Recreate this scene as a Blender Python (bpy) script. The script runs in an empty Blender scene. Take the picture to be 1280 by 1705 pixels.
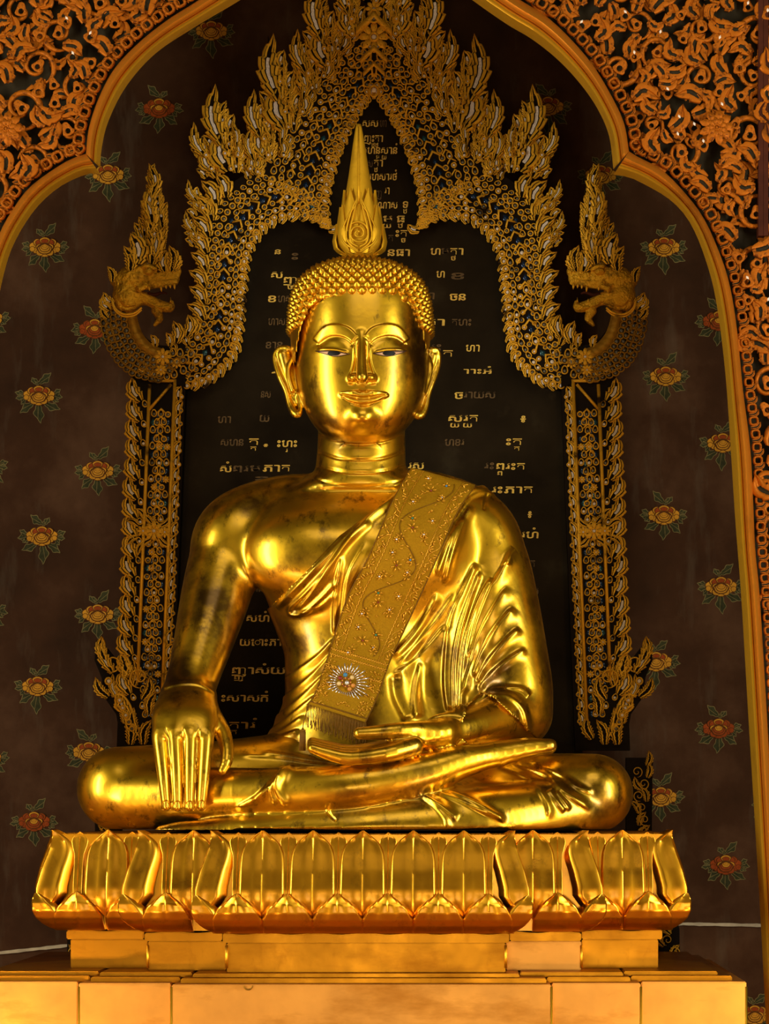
import bpy, bmesh, math, random
import numpy as np
from mathutils import Vector, Matrix
from mathutils.bvhtree import BVHTree
random.seed(7); np.random.seed(7)
SC = bpy.context.scene
COL = SC.collection
# ------------------------------------------------------------------ camera, world, lights, exposure
XC, YC, ZC, FPX, PX0, PY0 = 0.47, -9.0, 1.75, 3600.0, 790.0, 1350.0
cam_d = bpy.data.cameras.new('camera'); cam = bpy.data.objects.new('camera', cam_d); COL.objects.link(cam)
cam.location = (XC, YC, ZC); cam.rotation_euler = (math.pi/2, 0, 0)
cam_d.sensor_fit = 'VERTICAL'; cam_d.sensor_height = 36.0; cam_d.sensor_width = 36.0
cam_d.lens = FPX/1705*36.0
cam_d.shift_x = (640-PX0)/1705; cam_d.shift_y = (PY0-852.5)/1705
cam_d.clip_end = 100
SC.camera = cam
SC.view_settings.view_transform = 'Standard'; SC.view_settings.look = 'None'
SC.view_settings.gamma = 1.0; SC.view_settings.use_curve_mapping = False
SC.view_settings.exposure = 0.0
wd = bpy.data.worlds.new('hall'); SC.world = wd; wd.use_nodes = True
wd.node_tree.nodes['Background'].inputs[0].default_value = (0.30, 0.17, 0.05, 1)
wd.node_tree.nodes['Background'].inputs[1].default_value = 0.13

def area(name, loc, target, sx, sy, power, col):
    l = bpy.data.lights.new(name, 'AREA'); l.shape = 'RECTANGLE'; l.size = sx; l.size_y = sy
    l.energy = power; l.color = col
    o = bpy.data.objects.new(name, l); COL.objects.link(o); o.location = loc
    o.rotation_euler = (Vector(target)-Vector(loc)).to_track_quat('-Z', 'Y').to_euler()
    return o
area('window_light_left', (-6.0, -4.6, 3.0), (0, 0, 2.7), 0.9, 5.0, 410, (1.0, 0.93, 0.76))
area('window_light_right', (5.9, -5.6, 3.0), (0, 0, 2.7), 0.9, 5.0, 410, (1.0, 0.93, 0.76))
area('doorway_light', (0.4, -13.5, 0.56), (0.2, 0, 1.2), 3.8, 1.1, 140, (1.0, 0.78, 0.48))
area('frame_fill_light', (0.4, -4.6, 6.6), (0.0, 0.6, 2.4), 3.2, 2.4, 48, (1.0, 0.84, 0.58))  # unseen overhead fill, added to brighten the backdrop frame and niche
area('altar_lamp_left', (-2.2, -3.4, 0.35), (-1.3, -0.2, 3.2), 0.5, 0.3, 26, (1.0, 0.62, 0.22))
area('altar_lamp_right', (2.4, -3.4, 0.35), (1.5, -0.2, 3.2), 0.5, 0.3, 26, (1.0, 0.62, 0.22))

# ------------------------------------------------------------------ helpers
def G(px, py, Y):
    d = Y-YC
    return np.array((XC+(px-PX0)*d/FPX, Y, ZC-(py-PY0)*d/FPX))
def PS(Y): return (Y-YC)/FPX          # metres per pixel at depth Y
def to_px(P):
    d = P[:, 1]-YC
    return PX0+FPX*(P[:, 0]-XC)/d, PY0-FPX*(P[:, 2]-ZC)/d

def mesh_data(name, V, F, mats, smooth=True, mi=None, autosmooth=None):
    me = bpy.data.meshes.new(name)
    V = np.asarray(V, dtype=np.float32)
    if isinstance(F, np.ndarray) and F.ndim == 2:
        nf, k = F.shape
        me.vertices.add(len(V)); me.vertices.foreach_set('co', V.ravel())
        me.loops.add(nf*k); me.loops.foreach_set('vertex_index', F.astype(np.int32).ravel())
        me.polygons.add(nf); me.polygons.foreach_set('loop_start', np.arange(0, nf*k, k, dtype=np.int32))
        me.polygons.foreach_set('loop_total', np.full(nf, k, dtype=np.int32))
        me.update(calc_edges=True)
    else:
        me.from_pydata([tuple(map(float, v)) for v in V], [], [tuple(int(i) for i in f) for f in F])
    me.validate()
    if not isinstance(mats, (list, tuple)): mats = [mats]
    for m in mats: me.materials.append(m)
    if mi is not None: me.polygons.foreach_set('material_index', np.asarray(mi, dtype=np.int32))
    me.polygons.foreach_set('use_smooth', np.full(len(me.polygons), bool(smooth)))
    me.update()
    if autosmooth and smooth:
        me.set_sharp_from_angle(angle=math.radians(autosmooth))
    return me
def link(name, data, parent=None, M=None):
    o = bpy.data.objects.new(name, data); COL.objects.link(o)
    if parent is not None: o.parent = parent; o.matrix_parent_inverse = Matrix.Translation(-Vector(parent_world(parent)))
    if M is not None: o.matrix_basis = M
    return o
def parent_world(p):
    v = Vector((0, 0, 0))
    while p is not None:
        if p.type == 'EMPTY': return p.location
        p = p.parent
    return v
# every child mesh is authored in world coordinates; parents are unrotated empties
def obj(name, V, F, mats, parent=None, smooth=True, mi=None, autosmooth=None, kind=None, label=None):
    o = bpy.data.objects.new(name, mesh_data(name, V, F, mats, smooth, mi, autosmooth)); COL.objects.link(o)
    if parent is not None: attach(o, parent)
    if kind: o['kind'] = kind
    if label: o['label'] = label
    return o
def attach(o, parent):
    o.parent = parent
    o.matrix_parent_inverse = WORLD[parent.name].inverted()
    WORLD[o.name] = WORLD[parent.name] @ o.matrix_parent_inverse @ o.matrix_basis
class WD(dict):
    def __missing__(self, k): return Matrix.Identity(4)
WORLD = WD()
def thing(name, label, cat, loc, group=None):
    e = bpy.data.objects.new(name, None); COL.objects.link(e); e.location = loc
    e.empty_display_size = 0.1
    e['label'] = label; e['category'] = cat
    if group: e['group'] = group
    WORLD[e.name] = Matrix.Translation(Vector(loc))
    return e

class MB:
    """collects shapes into one mesh"""
    def __init__(s): s.V = []; s.F = []; s.mi = []; s.n = 0
    def add(s, V, F, m=0):
        V = np.asarray(V, dtype=float)
        s.V.append(V); s.F += [tuple(int(i)+s.n for i in f) for f in F]; s.mi += [m]*len(F); s.n += len(V)
    def box(s, lo, hi, m=0):
        x0, y0, z0 = lo; x1, y1, z1 = hi
        s.add([(x0,y0,z0),(x1,y0,z0),(x1,y1,z0),(x0,y1,z0),(x0,y0,z1),(x1,y0,z1),(x1,y1,z1),(x0,y1,z1)],
              [(0,3,2,1),(4,5,6,7),(0,1,5,4),(1,2,6,5),(2,3,7,6),(3,0,4,7)], m)
    def tube(s, P, R, n=8, m=0, closed=False, flat=1.0):
        V, F = tube_geo(P, R, n, closed, flat); s.add(V, F, m)
    def build(s, name, mats, parent=None, **k):
        return obj(name, np.concatenate(s.V), s.F, mats, parent, mi=s.mi, **k)
def tube_geo(P, R, n=8, closed=False, flat=1.0):
    P = np.asarray(P, float); N = len(P)
    R = np.full(N, R) if np.isscalar(R) else np.asarray(R, float)
    if closed: T = np.roll(P, -1, 0)-np.roll(P, 1, 0)
    else: T = np.gradient(P, axis=0)
    T /= np.linalg.norm(T, axis=1)[:, None]+1e-12
    V = []
    up = np.array((0, 1.0, 0))
    for i in range(N):
        t = T[i]; a = np.cross(t, up)
        if np.linalg.norm(a) < 1e-3: a = np.cross(t, (1.0, 0, 0))
        a /= np.linalg.norm(a); b = np.cross(a, t)
        for k in range(n):
            q = 2*math.pi*k/n
            V.append(P[i]+R[i]*(math.cos(q)*a+math.sin(q)*b*flat))
    F = []
    for i in range(N if closed else N-1):
        j = (i+1) % N
        for k in range(n):
            k2 = (k+1) % n
            F.append((i*n+k, i*n+k2, j*n+k2, j*n+k))
    if not closed:
        F.append(tuple(range(n))[::-1]); F.append(tuple((N-1)*n+k for k in range(n)))
    return V, F
def spline(P, n=6, closed=False):
    """Catmull-Rom through points (any dimension)"""
    P = np.asarray(P, float)
    if closed: Q = np.concatenate([P[-1:], P, P[:2]])
    else: Q = np.concatenate([2*P[:1]-P[1:2], P, 2*P[-1:]-P[-2:-1]])
    out = []
    for i in range(1, len(Q)-2):
        a, b, c, d = Q[i-1], Q[i], Q[i+1], Q[i+2]
        for t in np.arange(n)/n:
            out.append(0.5*((2*b)+(c-a)*t+(2*a-5*b+4*c-d)*t*t+(3*b-a-3*c+d)*t**3))
    if not closed: out.append(P[-1])
    return np.array(out)
def resample(P, n):
    P = np.asarray(P, float); L = np.concatenate([[0], np.cumsum(np.linalg.norm(np.diff(P, axis=0), axis=1))])
    s = np.linspace(0, L[-1], n)
    return np.stack([np.interp(s, L, P[:, k]) for k in range(P.shape[1])], 1)
def plen(P): return float(np.linalg.norm(np.diff(np.asarray(P, float), axis=0), axis=1).sum())
def sm(x, a, b):
    t = np.clip((x-a)/(b-a), 0, 1); return t*t*(3-2*t)

# ------------------------------------------------------------------ materials
def nodes(name):
    m = bpy.data.materials.new(name); m.use_nodes = True
    nt = m.node_tree; b = nt.nodes['Principled BSDF']
    return m, nt, b
def N(nt, t, **k):
    n = nt.nodes.new(t)
    for a, v in k.items():
        if a == 'inp':
            for i, val in v.items(): n.inputs[i].default_value = val
        else: setattr(n, a, v)
    return n
def noise(nt, scale, detail=4, rough=0.55, stretch=None):
    tc = N(nt, 'ShaderNodeTexCoord'); src = tc.outputs['Object']
    if stretch:
        mp = N(nt, 'ShaderNodeMapping'); mp.inputs['Scale'].default_value = stretch
        nt.links.new(src, mp.inputs[0]); src = mp.outputs[0]
    n = N(nt, 'ShaderNodeTexNoise'); n.inputs['Scale'].default_value = scale
    n.inputs['Detail'].default_value = detail; n.inputs['Roughness'].default_value = rough
    nt.links.new(src, n.inputs['Vector'])
    return n.outputs[0]
def ramp(nt, fac, stops):
    r = N(nt, 'ShaderNodeValToRGB'); e = r.color_ramp.elements
    while len(e) < len(stops): e.new(0.5)
    for i, (p, c) in enumerate(stops):
        e[i].position = p; e[i].color = (c[0], c[1], c[2], 1) if not np.isscalar(c) else (c, c, c, 1)
    nt.links.new(fac, r.inputs[0]); return r.outputs[0]
def mixc(nt, fac, a, b):
    m = N(nt, 'ShaderNodeMix', data_type='RGBA')
    nt.links.new(fac, m.inputs['Factor'])
    for s, v in (('A', a), ('B', b)):
        i = [x for x in m.inputs if x.name == s and x.type == 'RGBA'][0]
        if isinstance(v, tuple): i.default_value = (*v, 1)
        else: nt.links.new(v, i)
    return [x for x in m.outputs if x.type == 'RGBA'][0]
def bump(nt, b, h, strength, dist=0.01):
    bp = N(nt, 'ShaderNodeBump'); bp.inputs['Strength'].default_value = strength; bp.inputs['Distance'].default_value = dist
    nt.links.new(h, bp.inputs['Height']); nt.links.new(bp.outputs[0], b.inputs['Normal'])
def gold(name, col, dark, r0, r1, wear=(0.60, 0.72), wscale=3.0, bmp=0.15, bscale=18, bst=None, metal=1.0, bdist=0.01, stretch=None, coat=0.0, specks=0.0):
    m, nt, b = nodes(name)
    if coat: b.inputs['Coat Weight'].default_value = coat; b.inputs['Coat Roughness'].default_value = r0*.8; b.inputs['Coat IOR'].default_value = 1.55
    n1 = noise(nt, wscale, 6, 0.62, stretch); n2 = noise(nt, 7, 3)
    f = ramp(nt, n1, [(wear[0], 0.0), (wear[1], 1.0)])
    if specks:
        n4 = noise(nt, 15, 6, 0.7, (1, 1, .6)); f = mixc(nt, ramp(nt, n4, [(0.55, 0.0), (0.66, specks)]), f, (1, 1, 1))
    f2 = ramp(nt, n2, [(0.35, 0.0), (0.7, 1.0)])
    base = mixc(nt, f2, tuple(col), tuple(c*0.86 for c in col))
    nt.links.new(mixc(nt, f, base, tuple(dark)), b.inputs['Base Color'])
    nt.links.new(ramp(nt, n2, [(0.3, r0), (0.75, r1)]), b.inputs['Roughness'])
    b.inputs['Metallic'].default_value = metal
    if metal < 1: b.inputs['Specular IOR Level'].default_value = 0.15
    if bmp: bump(nt, b, noise(nt, bscale, 4, 0.6, bst), bmp, bdist)
    return m
def flat(name, col, rough=0.6, metal=0.0, var=0.25, scale=12, bmp=0.0, spec=None):
    m, nt, b = nodes(name)
    n1 = noise(nt, scale, 5, 0.6)
    nt.links.new(mixc(nt, ramp(nt, n1, [(0.3, 0.0), (0.7, 1.0)]), tuple(c*(1-var) for c in col), tuple(min(1, c*(1+var)) for c in col)), b.inputs['Base Color'])
    b.inputs['Roughness'].default_value = rough; b.inputs['Metallic'].default_value = metal
    if spec is not None: b.inputs['Specular IOR Level'].default_value = spec
    if bmp: bump(nt, b, n1, bmp)
    return m
M = {}
M['gold'] = gold('statue gold', (0.82, 0.485, 0.016), (0.14, 0.072, 0.005), 0.27, 0.40, wear=(0.51, 0.66), wscale=2.4, bmp=0.06, bscale=26, coat=0.5, specks=.8)
M['gold_hair'] = gold('hair gold', (0.80, 0.46, 0.03), (0.20, 0.11, 0.01), 0.30, 0.42, bmp=0.0)
M['gold_finial'] = gold('finial gold', (0.72, 0.42, 0.02), (0.3, 0.15, 0.01), 0.5, 0.6, metal=0.85, bmp=0.1, bscale=20)
M['gold_petal'] = gold('lotus gold', (0.84, 0.40, 0.013), (0.2, 0.08, 0.006), 0.27, 0.4, wear=(0.66, 0.8), wscale=3, bmp=0.08, bscale=10, coat=0.4, specks=.3)
M['gold_plinth'] = gold('plinth gold', (0.58, 0.26, 0.016), (0.30, 0.11, 0.007), 0.3, 0.4, wear=(0.52, 0.75), wscale=2.2, bmp=0.2, bscale=6, stretch=(1, 1, 3), specks=.3)
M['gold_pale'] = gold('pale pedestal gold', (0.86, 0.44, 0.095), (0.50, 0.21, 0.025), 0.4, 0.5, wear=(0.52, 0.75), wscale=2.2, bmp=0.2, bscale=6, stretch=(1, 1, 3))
M['gold_line'] = flat('bright gold beading', (0.90, 0.55, 0.04), 0.35, 1.0, 0.15)
M['gilt'] = gold('frame gilt', (0.92, 0.50, 0.032), (0.06, 0.03, 0.006), 0.36, 0.5, wear=(0.56, 0.68), wscale=9, bmp=0.25, bscale=60, metal=0.35)
M['gilt_dark'] = gold('aged gilt', (0.46, 0.24, 0.02), (0.05, 0.025, 0.006), 0.42, 0.55, wear=(0.52, 0.7), wscale=9, bmp=0.25, bscale=60, metal=0.45)
M['lacquer'] = flat('black lacquer', (0.010, 0.006, 0.003), 0.6, 0, 0.3, spec=.08)
M['board'] = None
M['pearl'] = flat('mother of pearl', (0.80, 0.72, 0.62), 0.18, 0.0, 0.25, 40)
M['pearl_dim'] = flat('grey mirror glass', (0.14, 0.13, 0.10), 0.2, 0.3, 0.4, 40)
M['blue'] = flat('blue mirror glass', (0.012, 0.035, 0.09), 0.08, 0.4, 0.6, 30)
M['teal'] = flat('teal mirror glass', (0.02, 0.09, 0.12), 0.08, 0.4, 0.6, 30)
M['orange'] = gold('orange gilt', (0.45, 0.125, 0.005), (0.08, 0.02, 0.003), 0.42, 0.55, wear=(0.50, 0.68), wscale=5, bmp=0.2, bscale=30, metal=0.4)
M['orange_low'] = gold('shadow gilt', (0.28, 0.075, 0.012), (0.1, 0.03, 0.006), 0.5, 0.6, wear=(0.52, 0.72), wscale=6, bmp=0.2, bscale=30, metal=0.4)
M['bead'] = gold('arch moulding orange', (0.68, 0.25, 0.02), (0.30, 0.10, 0.01), 0.34, 0.45, wear=(0.56, 0.76), wscale=2.5, bmp=0.12, bscale=14, metal=0.6)
M['reveal'] = gold('arch reveal yellow', (0.74, 0.42, 0.025), (0.42, 0.2, 0.015), 0.4, 0.5, wear=(0.58, 0.8), wscale=3, bmp=0.12, bscale=14, metal=0.6)
M['screen'] = flat('carved screen ground', (0.026, 0.019, 0.009), 0.7, 0, 0.4, 8, spec=.1)
M['red'] = flat('dark red lacquer', (0.05, 0.012, 0.005), 0.6, 0, 0.3, spec=.1)
def wallmat():
    m, nt, b = nodes('aged maroon wall')
    n1 = noise(nt, 1.3, 7, 0.65); n2 = noise(nt, 4.0, 5, 0.6, (2.2, 1, 0.5)); n3 = noise(nt, 30, 4, 0.6)
    c = ramp(nt, n1, [(0.3, (0.022, 0.009, 0.0030)), (0.5, (0.044, 0.0175, 0.0064)), (0.68, (0.085, 0.040, 0.018))])
    c = mixc(nt, ramp(nt, n2, [(0.56, 0.0), (0.78, 0.55)]), c, (0.095, 0.066, 0.038))
    c = mixc(nt, ramp(nt, n3, [(0.62, 0.0), (0.9, 0.35)]), c, (0.016, 0.009, 0.005))
    nt.links.new(c, b.inputs['Base Color']); b.inputs['Roughness'].default_value = 0.7; b.inputs['Specular IOR Level'].default_value = 0.06
    bump(nt, b, n3, 0.06)
    return m
M['wall'] = wallmat()
def boardmat():
    m, nt, b = nodes('inscription lacquer')
    n1 = noise(nt, 2.2, 6, 0.6); n3 = noise(nt, 9, 5, 0.7)
    c = ramp(nt, n1, [(0.35, (0.010, 0.0065, 0.0028)), (0.6, (0.022, 0.015, 0.007)), (0.78, (0.050, 0.040, 0.022))])
    c = mixc(nt, ramp(nt, n3, [(0.6, 0.0), (0.85, 0.5)]), c, (0.055, 0.040, 0.020))
    nt.links.new(c, b.inputs['Base Color']); b.inputs['Roughness'].default_value = 0.7; b.inputs['Specular IOR Level'].default_value = 0.06
    return m
M['board'] = boardmat()
M['letter'] = flat('gold lettering', (0.95, 0.56, 0.09), 0.5, 0.0, 0.3, 60)
M['letter_worn'] = flat('worn lettering', (0.13, 0.075, 0.02), 0.6, 0.1, 0.5, 60)
M['cloth'] = flat('gold brocade', (0.34, 0.175, 0.004), 0.8, 0.0, 0.14, 150, 0.3, spec=.1)
M['thread'] = flat('gold thread', (0.85, 0.42, 0.03), 0.35, 0.6, 0.3, 80)
M['thread_dim'] = flat('bronze cord', (0.17, 0.075, 0.004), 0.6, 0.0, 0.25, 80, spec=.2)
M['silver'] = flat('silver bugle bead', (0.75, 0.75, 0.76), 0.2, 0.8, 0.1)
M['gem_blue'] = flat('blue bead', (0.05, 0.22, 0.42), 0.2, 0, 0.1)
M['gem_green'] = flat('green bead', (0.02, 0.22, 0.13), 0.2, 0, 0.1)
M['gem_red'] = flat('dark red bead', (0.20, 0.015, 0.012), 0.2, 0, 0.1)
M['gem_cream'] = flat('cream bead', (0.70, 0.52, 0.22), 0.25, 0, 0.1)
M['gem_amber'] = flat('amber bead', (0.60, 0.25, 0.04), 0.25, 0, 0.1)
M['eye_white'] = flat('inlaid eye shell', (0.66, 0.42, 0.26), 0.5, 0, 0.06, spec=.1)
M['pupil'] = flat('black eye inlay', (0.006, 0.005, 0.004), 0.45, 0, 0.1, spec=.15)
M['line'] = flat('dark eye outline', (0.05, 0.02, 0.004), 0.4, 0, 0.1)
M['leaf'] = flat('painted leaf green', (0.032, 0.032, 0.011), 0.6, 0, 0.4, 25, spec=.05)
M['leaf_edge'] = flat('painted leaf outline', (0.15, 0.115, 0.04), 0.6, 0, 0.3, 25, spec=.05)
M['petal'] = flat('painted gold petal', (0.46, 0.205, 0.014), 0.6, 0.0, 0.25, 40, spec=.06)
M['petal_line'] = flat('painted petal outline', (0.08, 0.025, 0.004), 0.6, 0, 0.2, spec=.05)
M['petal_red'] = flat('painted red petal', (0.24, 0.042, 0.006), 0.6, 0, 0.3, 30, spec=.05)
M['rail'] = flat('weathered pale strip', (0.34, 0.28, 0.17), 0.6, 0, 0.3, 9)
M['floor'] = flat('red carpet', (0.40, 0.105, 0.016), 0.9, 0, 0.2, 6)
M['naga'] = gold('naga gilt', (0.80, 0.44, 0.025), (0.10, 0.045, 0.006), 0.36, 0.5, wear=(0.54, 0.70), wscale=16, bmp=0.9, bscale=45, metal=0.6, bdist=.02)
# ------------------------------------------------------------------ implicit modelling
def pchip(xs, ys, x):
    xs = np.asarray(xs, float); ys = np.asarray(ys, float)
    h = np.diff(xs); d = np.diff(ys)/h; m = np.zeros_like(ys); m[0] = d[0]; m[-1] = d[-1]
    for i in range(1, len(xs)-1):
        if d[i-1]*d[i] > 0:
            w1 = 2*h[i]+h[i-1]; w2 = h[i]+2*h[i-1]; m[i] = (w1+w2)/(w1/d[i-1]+w2/d[i])
    x = np.clip(x, xs[0], xs[-1]); i = np.clip(np.searchsorted(xs, x)-1, 0, len(xs)-2)
    t = (x-xs[i])/h[i]
    return ys[i]*(1+2*t)*(1-t)**2+m[i]*h[i]*t*(1-t)**2+ys[i+1]*t*t*(3-2*t)+m[i+1]*h[i]*t*t*(t-1)
def smin(a, b, k):
    h = np.clip(0.5+0.5*(b-a)/k, 0, 1)
    return b*(1-h)+a*h-k*h*(1-h)
class Prim:
    def __init__(s, fn, lo, hi, k): s.fn = fn; s.lo = np.array(lo)-0.09; s.hi = np.array(hi)+0.09; s.k = k
def chain(pts, k=0.03, n=3, sy=1.0, off=0.0):
    """tapered tube along (px, py, Y, radius in px); sy squashes it in depth"""
    pts = np.asarray(pts, float)
    Q = spline(pts, n) if len(pts) > 2 else pts
    C = np.array([G(q[0], q[1], q[2]) for q in Q]); R = np.array([q[3]*PS(q[2]) for q in Q])+off
    def fn(x, y, z):
        out = None
        for i in range(len(C)-1):
            a, b = C[i], C[i+1]; ab = b-a; L = (ab*ab).sum()+1e-12
            dx, dy, dz = x-a[0], y-a[1], z-a[2]
            t = np.clip((dx*ab[0]+dy*ab[1]+dz*ab[2])/L, 0, 1)
            ex, ey, ez = dx-t*ab[0], (dy-t*ab[1])/sy, dz-t*ab[2]
            d = np.sqrt(ex*ex+ey*ey+ez*ez)-(R[i]+(R[i+1]-R[i])*t)
            out = d if out is None else np.minimum(out, d)
        return out
    r = R.max()
    return Prim(fn, C.min(0)-r, C.max(0)+r, k)
def ball(px, py, Y, rx, ry, rz, k=0.03, rot=0.0):
    c = G(px, py, Y); s = PS(Y); r = np.array((rx*s, ry, rz*s)); ca, sa = math.cos(rot), math.sin(rot)
    def fn(x, y, z):
        u = (x-c[0]); w = (z-c[2]); u, w = u*ca+w*sa, -u*sa+w*ca
        return (np.sqrt((u/r[0])**2+((y-c[1])/r[1])**2+(w/r[2])**2)-1)*r.min()
    R = max(r)
    return Prim(fn, c-R, c+R, k)
def loft(rows, k=0.03, n=2.2, yref=0.0, off=0.0):
    """rows of (py, cx, half width px, y front, y back) from top to bottom"""
    rows = sorted(rows, key=lambda r: -r[0]); s = PS(yref)
    z = np.array([G(0, r[0], yref)[2] for r in rows]); cx = np.array([G(r[1], 0, yref)[0] for r in rows])
    a = np.array([r[2]*s for r in rows])+off; yf = np.array([r[3] for r in rows])-off; yb = np.array([r[4] for r in rows])+off
    def fn(x, y, zz):
        shp = zz.shape; q = zz.ravel()
        A = pchip(z, a, q).reshape(shp); CX = pchip(z, cx, q).reshape(shp)
        F = pchip(z, yf, q).reshape(shp); B = pchip(z, yb, q).reshape(shp)
        c = (F+B)/2; b = (B-F)/2
        d = (((np.abs(x-CX)/A)**n+(np.abs(y-c)/b)**n)**(1/n)-1)*np.minimum(A, b)
        return np.maximum(d, np.maximum(z[0]-zz, zz-z[-1]))
    return Prim(fn, (cx.min()-a.max(), yf.min(), z[0]), (cx.max()+a.max(), yb.max(), z[-1]), k)
def ev_pts(prims, P):
    f = np.full(len(P), 0.5)
    for p in prims:
        m = np.where(((P > p.lo) & (P < p.hi)).all(1))[0]
        if len(m) == 0: continue
        q = P[m]; f[m] = smin(f[m], p.fn(q[:, 0], q[:, 1], q[:, 2]), p.k)
    return f
def ev_grid(prims, lo, hi, h):
    lo = np.array(lo); n = np.ceil((np.array(hi)-lo)/h).astype(int)+1
    ax = [lo[i]+h*np.arange(n[i]) for i in range(3)]
    f = np.full(n, 0.5, dtype=np.float32)
    for p in prims:
        i0 = np.clip(np.floor((p.lo-lo)/h).astype(int), 0, n); i1 = np.clip(np.ceil((p.hi-lo)/h).astype(int)+1, 0, n)
        if (i1 <= i0).any(): continue
        sl = tuple(slice(i0[i], i1[i]) for i in range(3))
        x = ax[0][sl[0]][:, None, None]; y = ax[1][sl[1]][None, :, None]; z = ax[2][sl[2]][None, None, :]
        f[sl] = smin(f[sl], p.fn(x, y, z), p.k)
    return f, lo
def surface_nets(f, lo, h):
    f = f.copy()
    for a in range(3):
        s = [slice(None)]*3; s[a] = 0; f[tuple(s)] = np.maximum(f[tuple(s)], 1e-3); s[a] = -1; f[tuple(s)] = np.maximum(f[tuple(s)], 1e-3)
    S = f < 0
    cnt = np.zeros(np.array(f.shape)-1, dtype=np.int8)
    offs = [(i, j, k) for i in (0, 1) for j in (0, 1) for k in (0, 1)]
    nx, ny, nz = cnt.shape
    for o in offs: cnt += S[o[0]:o[0]+nx, o[1]:o[1]+ny, o[2]:o[2]+nz]
    act = (cnt > 0) & (cnt < 8)
    idx = np.argwhere(act); vid = np.full(cnt.shape, -1, dtype=np.int64); vid[act] = np.arange(len(idx))
    val = {o: f[idx[:, 0]+o[0], idx[:, 1]+o[1], idx[:, 2]+o[2]] for o in offs}
    acc = np.zeros((len(idx), 3)); c = np.zeros(len(idx))
    for a in offs:
        for ax in range(3):
            if a[ax]: continue
            b = list(a); b[ax] = 1; b = tuple(b)
            va, vb = val[a], val[b]; m = (va < 0) != (vb < 0)
            t = np.where(m, va/np.where(m, va-vb, 1), 0)
            p = np.array(a, float)[None, :].repeat(len(idx), 0); p[:, ax] += t
            acc += p*m[:, None]; c += m
    V = lo+h*(idx+acc/np.maximum(c, 1)[:, None])
    F = []
    for ax in range(3):
        b1, b2 = (ax+1) % 3, (ax+2) % 3
        s0 = [slice(None)]*3; s1 = [slice(None)]*3
        s0[ax] = slice(0, -1); s1[ax] = slice(1, None)
        A = S[tuple(s0)]; B = S[tuple(s1)]
        e = np.argwhere(A != B)
        e = e[(e[:, b1] > 0) & (e[:, b2] > 0) & (e[:, b1] < f.shape[b1]-1) & (e[:, b2] < f.shape[b2]-1)]
        sa = A[e[:, 0], e[:, 1], e[:, 2]]
        def cell(d1, d2):
            q = e.copy(); q[:, b1] -= d1; q[:, b2] -= d2
            return vid[q[:, 0], q[:, 1], q[:, 2]]
        quad = np.stack([cell(1, 1), cell(0, 1), cell(0, 0), cell(1, 0)], 1)
        quad[~sa] = quad[~sa][:, ::-1]
        F.append(quad)
    return V, np.concatenate(F)
def subdiv(V, F):
    """linear subdivision of a pure quad mesh"""
    e = np.concatenate([F[:, [i, (i+1) % 4]] for i in range(4)]); es = np.sort(e, 1)
    u, inv = np.unique(es[:, 0]*np.int64(len(V))+es[:, 1], return_inverse=True)
    ua, ub = u//len(V), u % len(V); n0 = len(V); nf = len(F)
    EV = (V[ua]+V[ub])/2; FV = V[F].mean(1)
    ei = inv.reshape(4, nf)+n0; fi = n0+len(EV)+np.arange(nf)
    out = [np.stack([F[:, i], ei[i], fi, ei[(i+3) % 4]], 1) for i in range(4)]
    return np.concatenate([V, EV, FV]), np.concatenate(out)
def normals(V, F):
    a = V[F[:, 2]]-V[F[:, 0]]; b = V[F[:, 3]]-V[F[:, 1]]
    fn = np.cross(a, b); n = np.zeros_like(V)
    for i in range(4): 
        for c in range(3): n[:, c] += np.bincount(F[:, i], fn[:, c], len(V))
    return n/(np.linalg.norm(n, axis=1)[:, None]+1e-12)
def project(prims, V, F, it=2, eps=0.003):
    for _ in range(it):
        n = normals(V, F); f0 = ev_pts(prims, V); f1 = ev_pts(prims, V+n*eps)
        g = np.clip((f1-f0)/eps, 0.35, 2.0)
        V = V-n*np.clip(f0/g, -0.008, 0.008)[:, None]
    return V
def seg_dist(px, py, line):
    """distance, signed side and parameter to a polyline in pixels"""
    L = np.asarray(line, float); best = np.full(len(px), 1e9); side = np.zeros(len(px)); par = np.zeros(len(px))
    seg = np.linalg.norm(np.diff(L, axis=0), axis=1); cum = np.concatenate([[0], np.cumsum(seg)]); tot = cum[-1]
    for i in range(len(L)-1):
        ax, ay = L[i]; bx, by = L[i+1]; dx, dy = bx-ax, by-ay; l2 = dx*dx+dy*dy+1e-9
        t = np.clip(((px-ax)*dx+(py-ay)*dy)/l2, 0, 1)
        ex, ey = px-ax-t*dx, py-ay-t*dy; d = np.hypot(ex, ey); m = d < best
        best[m] = d[m]; side[m] = np.sign(dx*ey-dy*ex)[m]; par[m] = ((cum[i]+t*seg[i])/tot)[m]
    return best, side, par
def carve(V, F, strokes, ymax=9):
    """strokes: (points px, height m, width on right px, width on left px, taper) pushed along the normal of front facing skin"""
    n = normals(V, F); px, py = to_px(V); w = sm(-n[:, 1], 0.02, 0.35)*(V[:, 1] < ymax)
    d = np.zeros(len(V))
    for st in strokes:
        pts, h, w1, w2 = st[:4]; tp = st[4] if len(st) > 4 else 0.12
        pts = spline(pts, 6) if len(pts) > 2 else np.asarray(pts, float)
        R = 3.2*max(w1, w2)
        m = np.where((px > pts[:, 0].min()-R) & (px < pts[:, 0].max()+R) & (py > pts[:, 1].min()-R) & (py < pts[:, 1].max()+R) & (w > 0))[0]
        if len(m) == 0: continue
        dist, side, par = seg_dist(px[m], py[m], pts)
        ww = np.where(side > 0, w1, w2)
        e = np.exp(-(dist/ww)**2)
        if tp > 0: e *= sm(par, -0.001, tp)*sm(1-par, -0.001, tp)
        d[m] += h*e
    return V+n*(d*w)[:, None]

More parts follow.
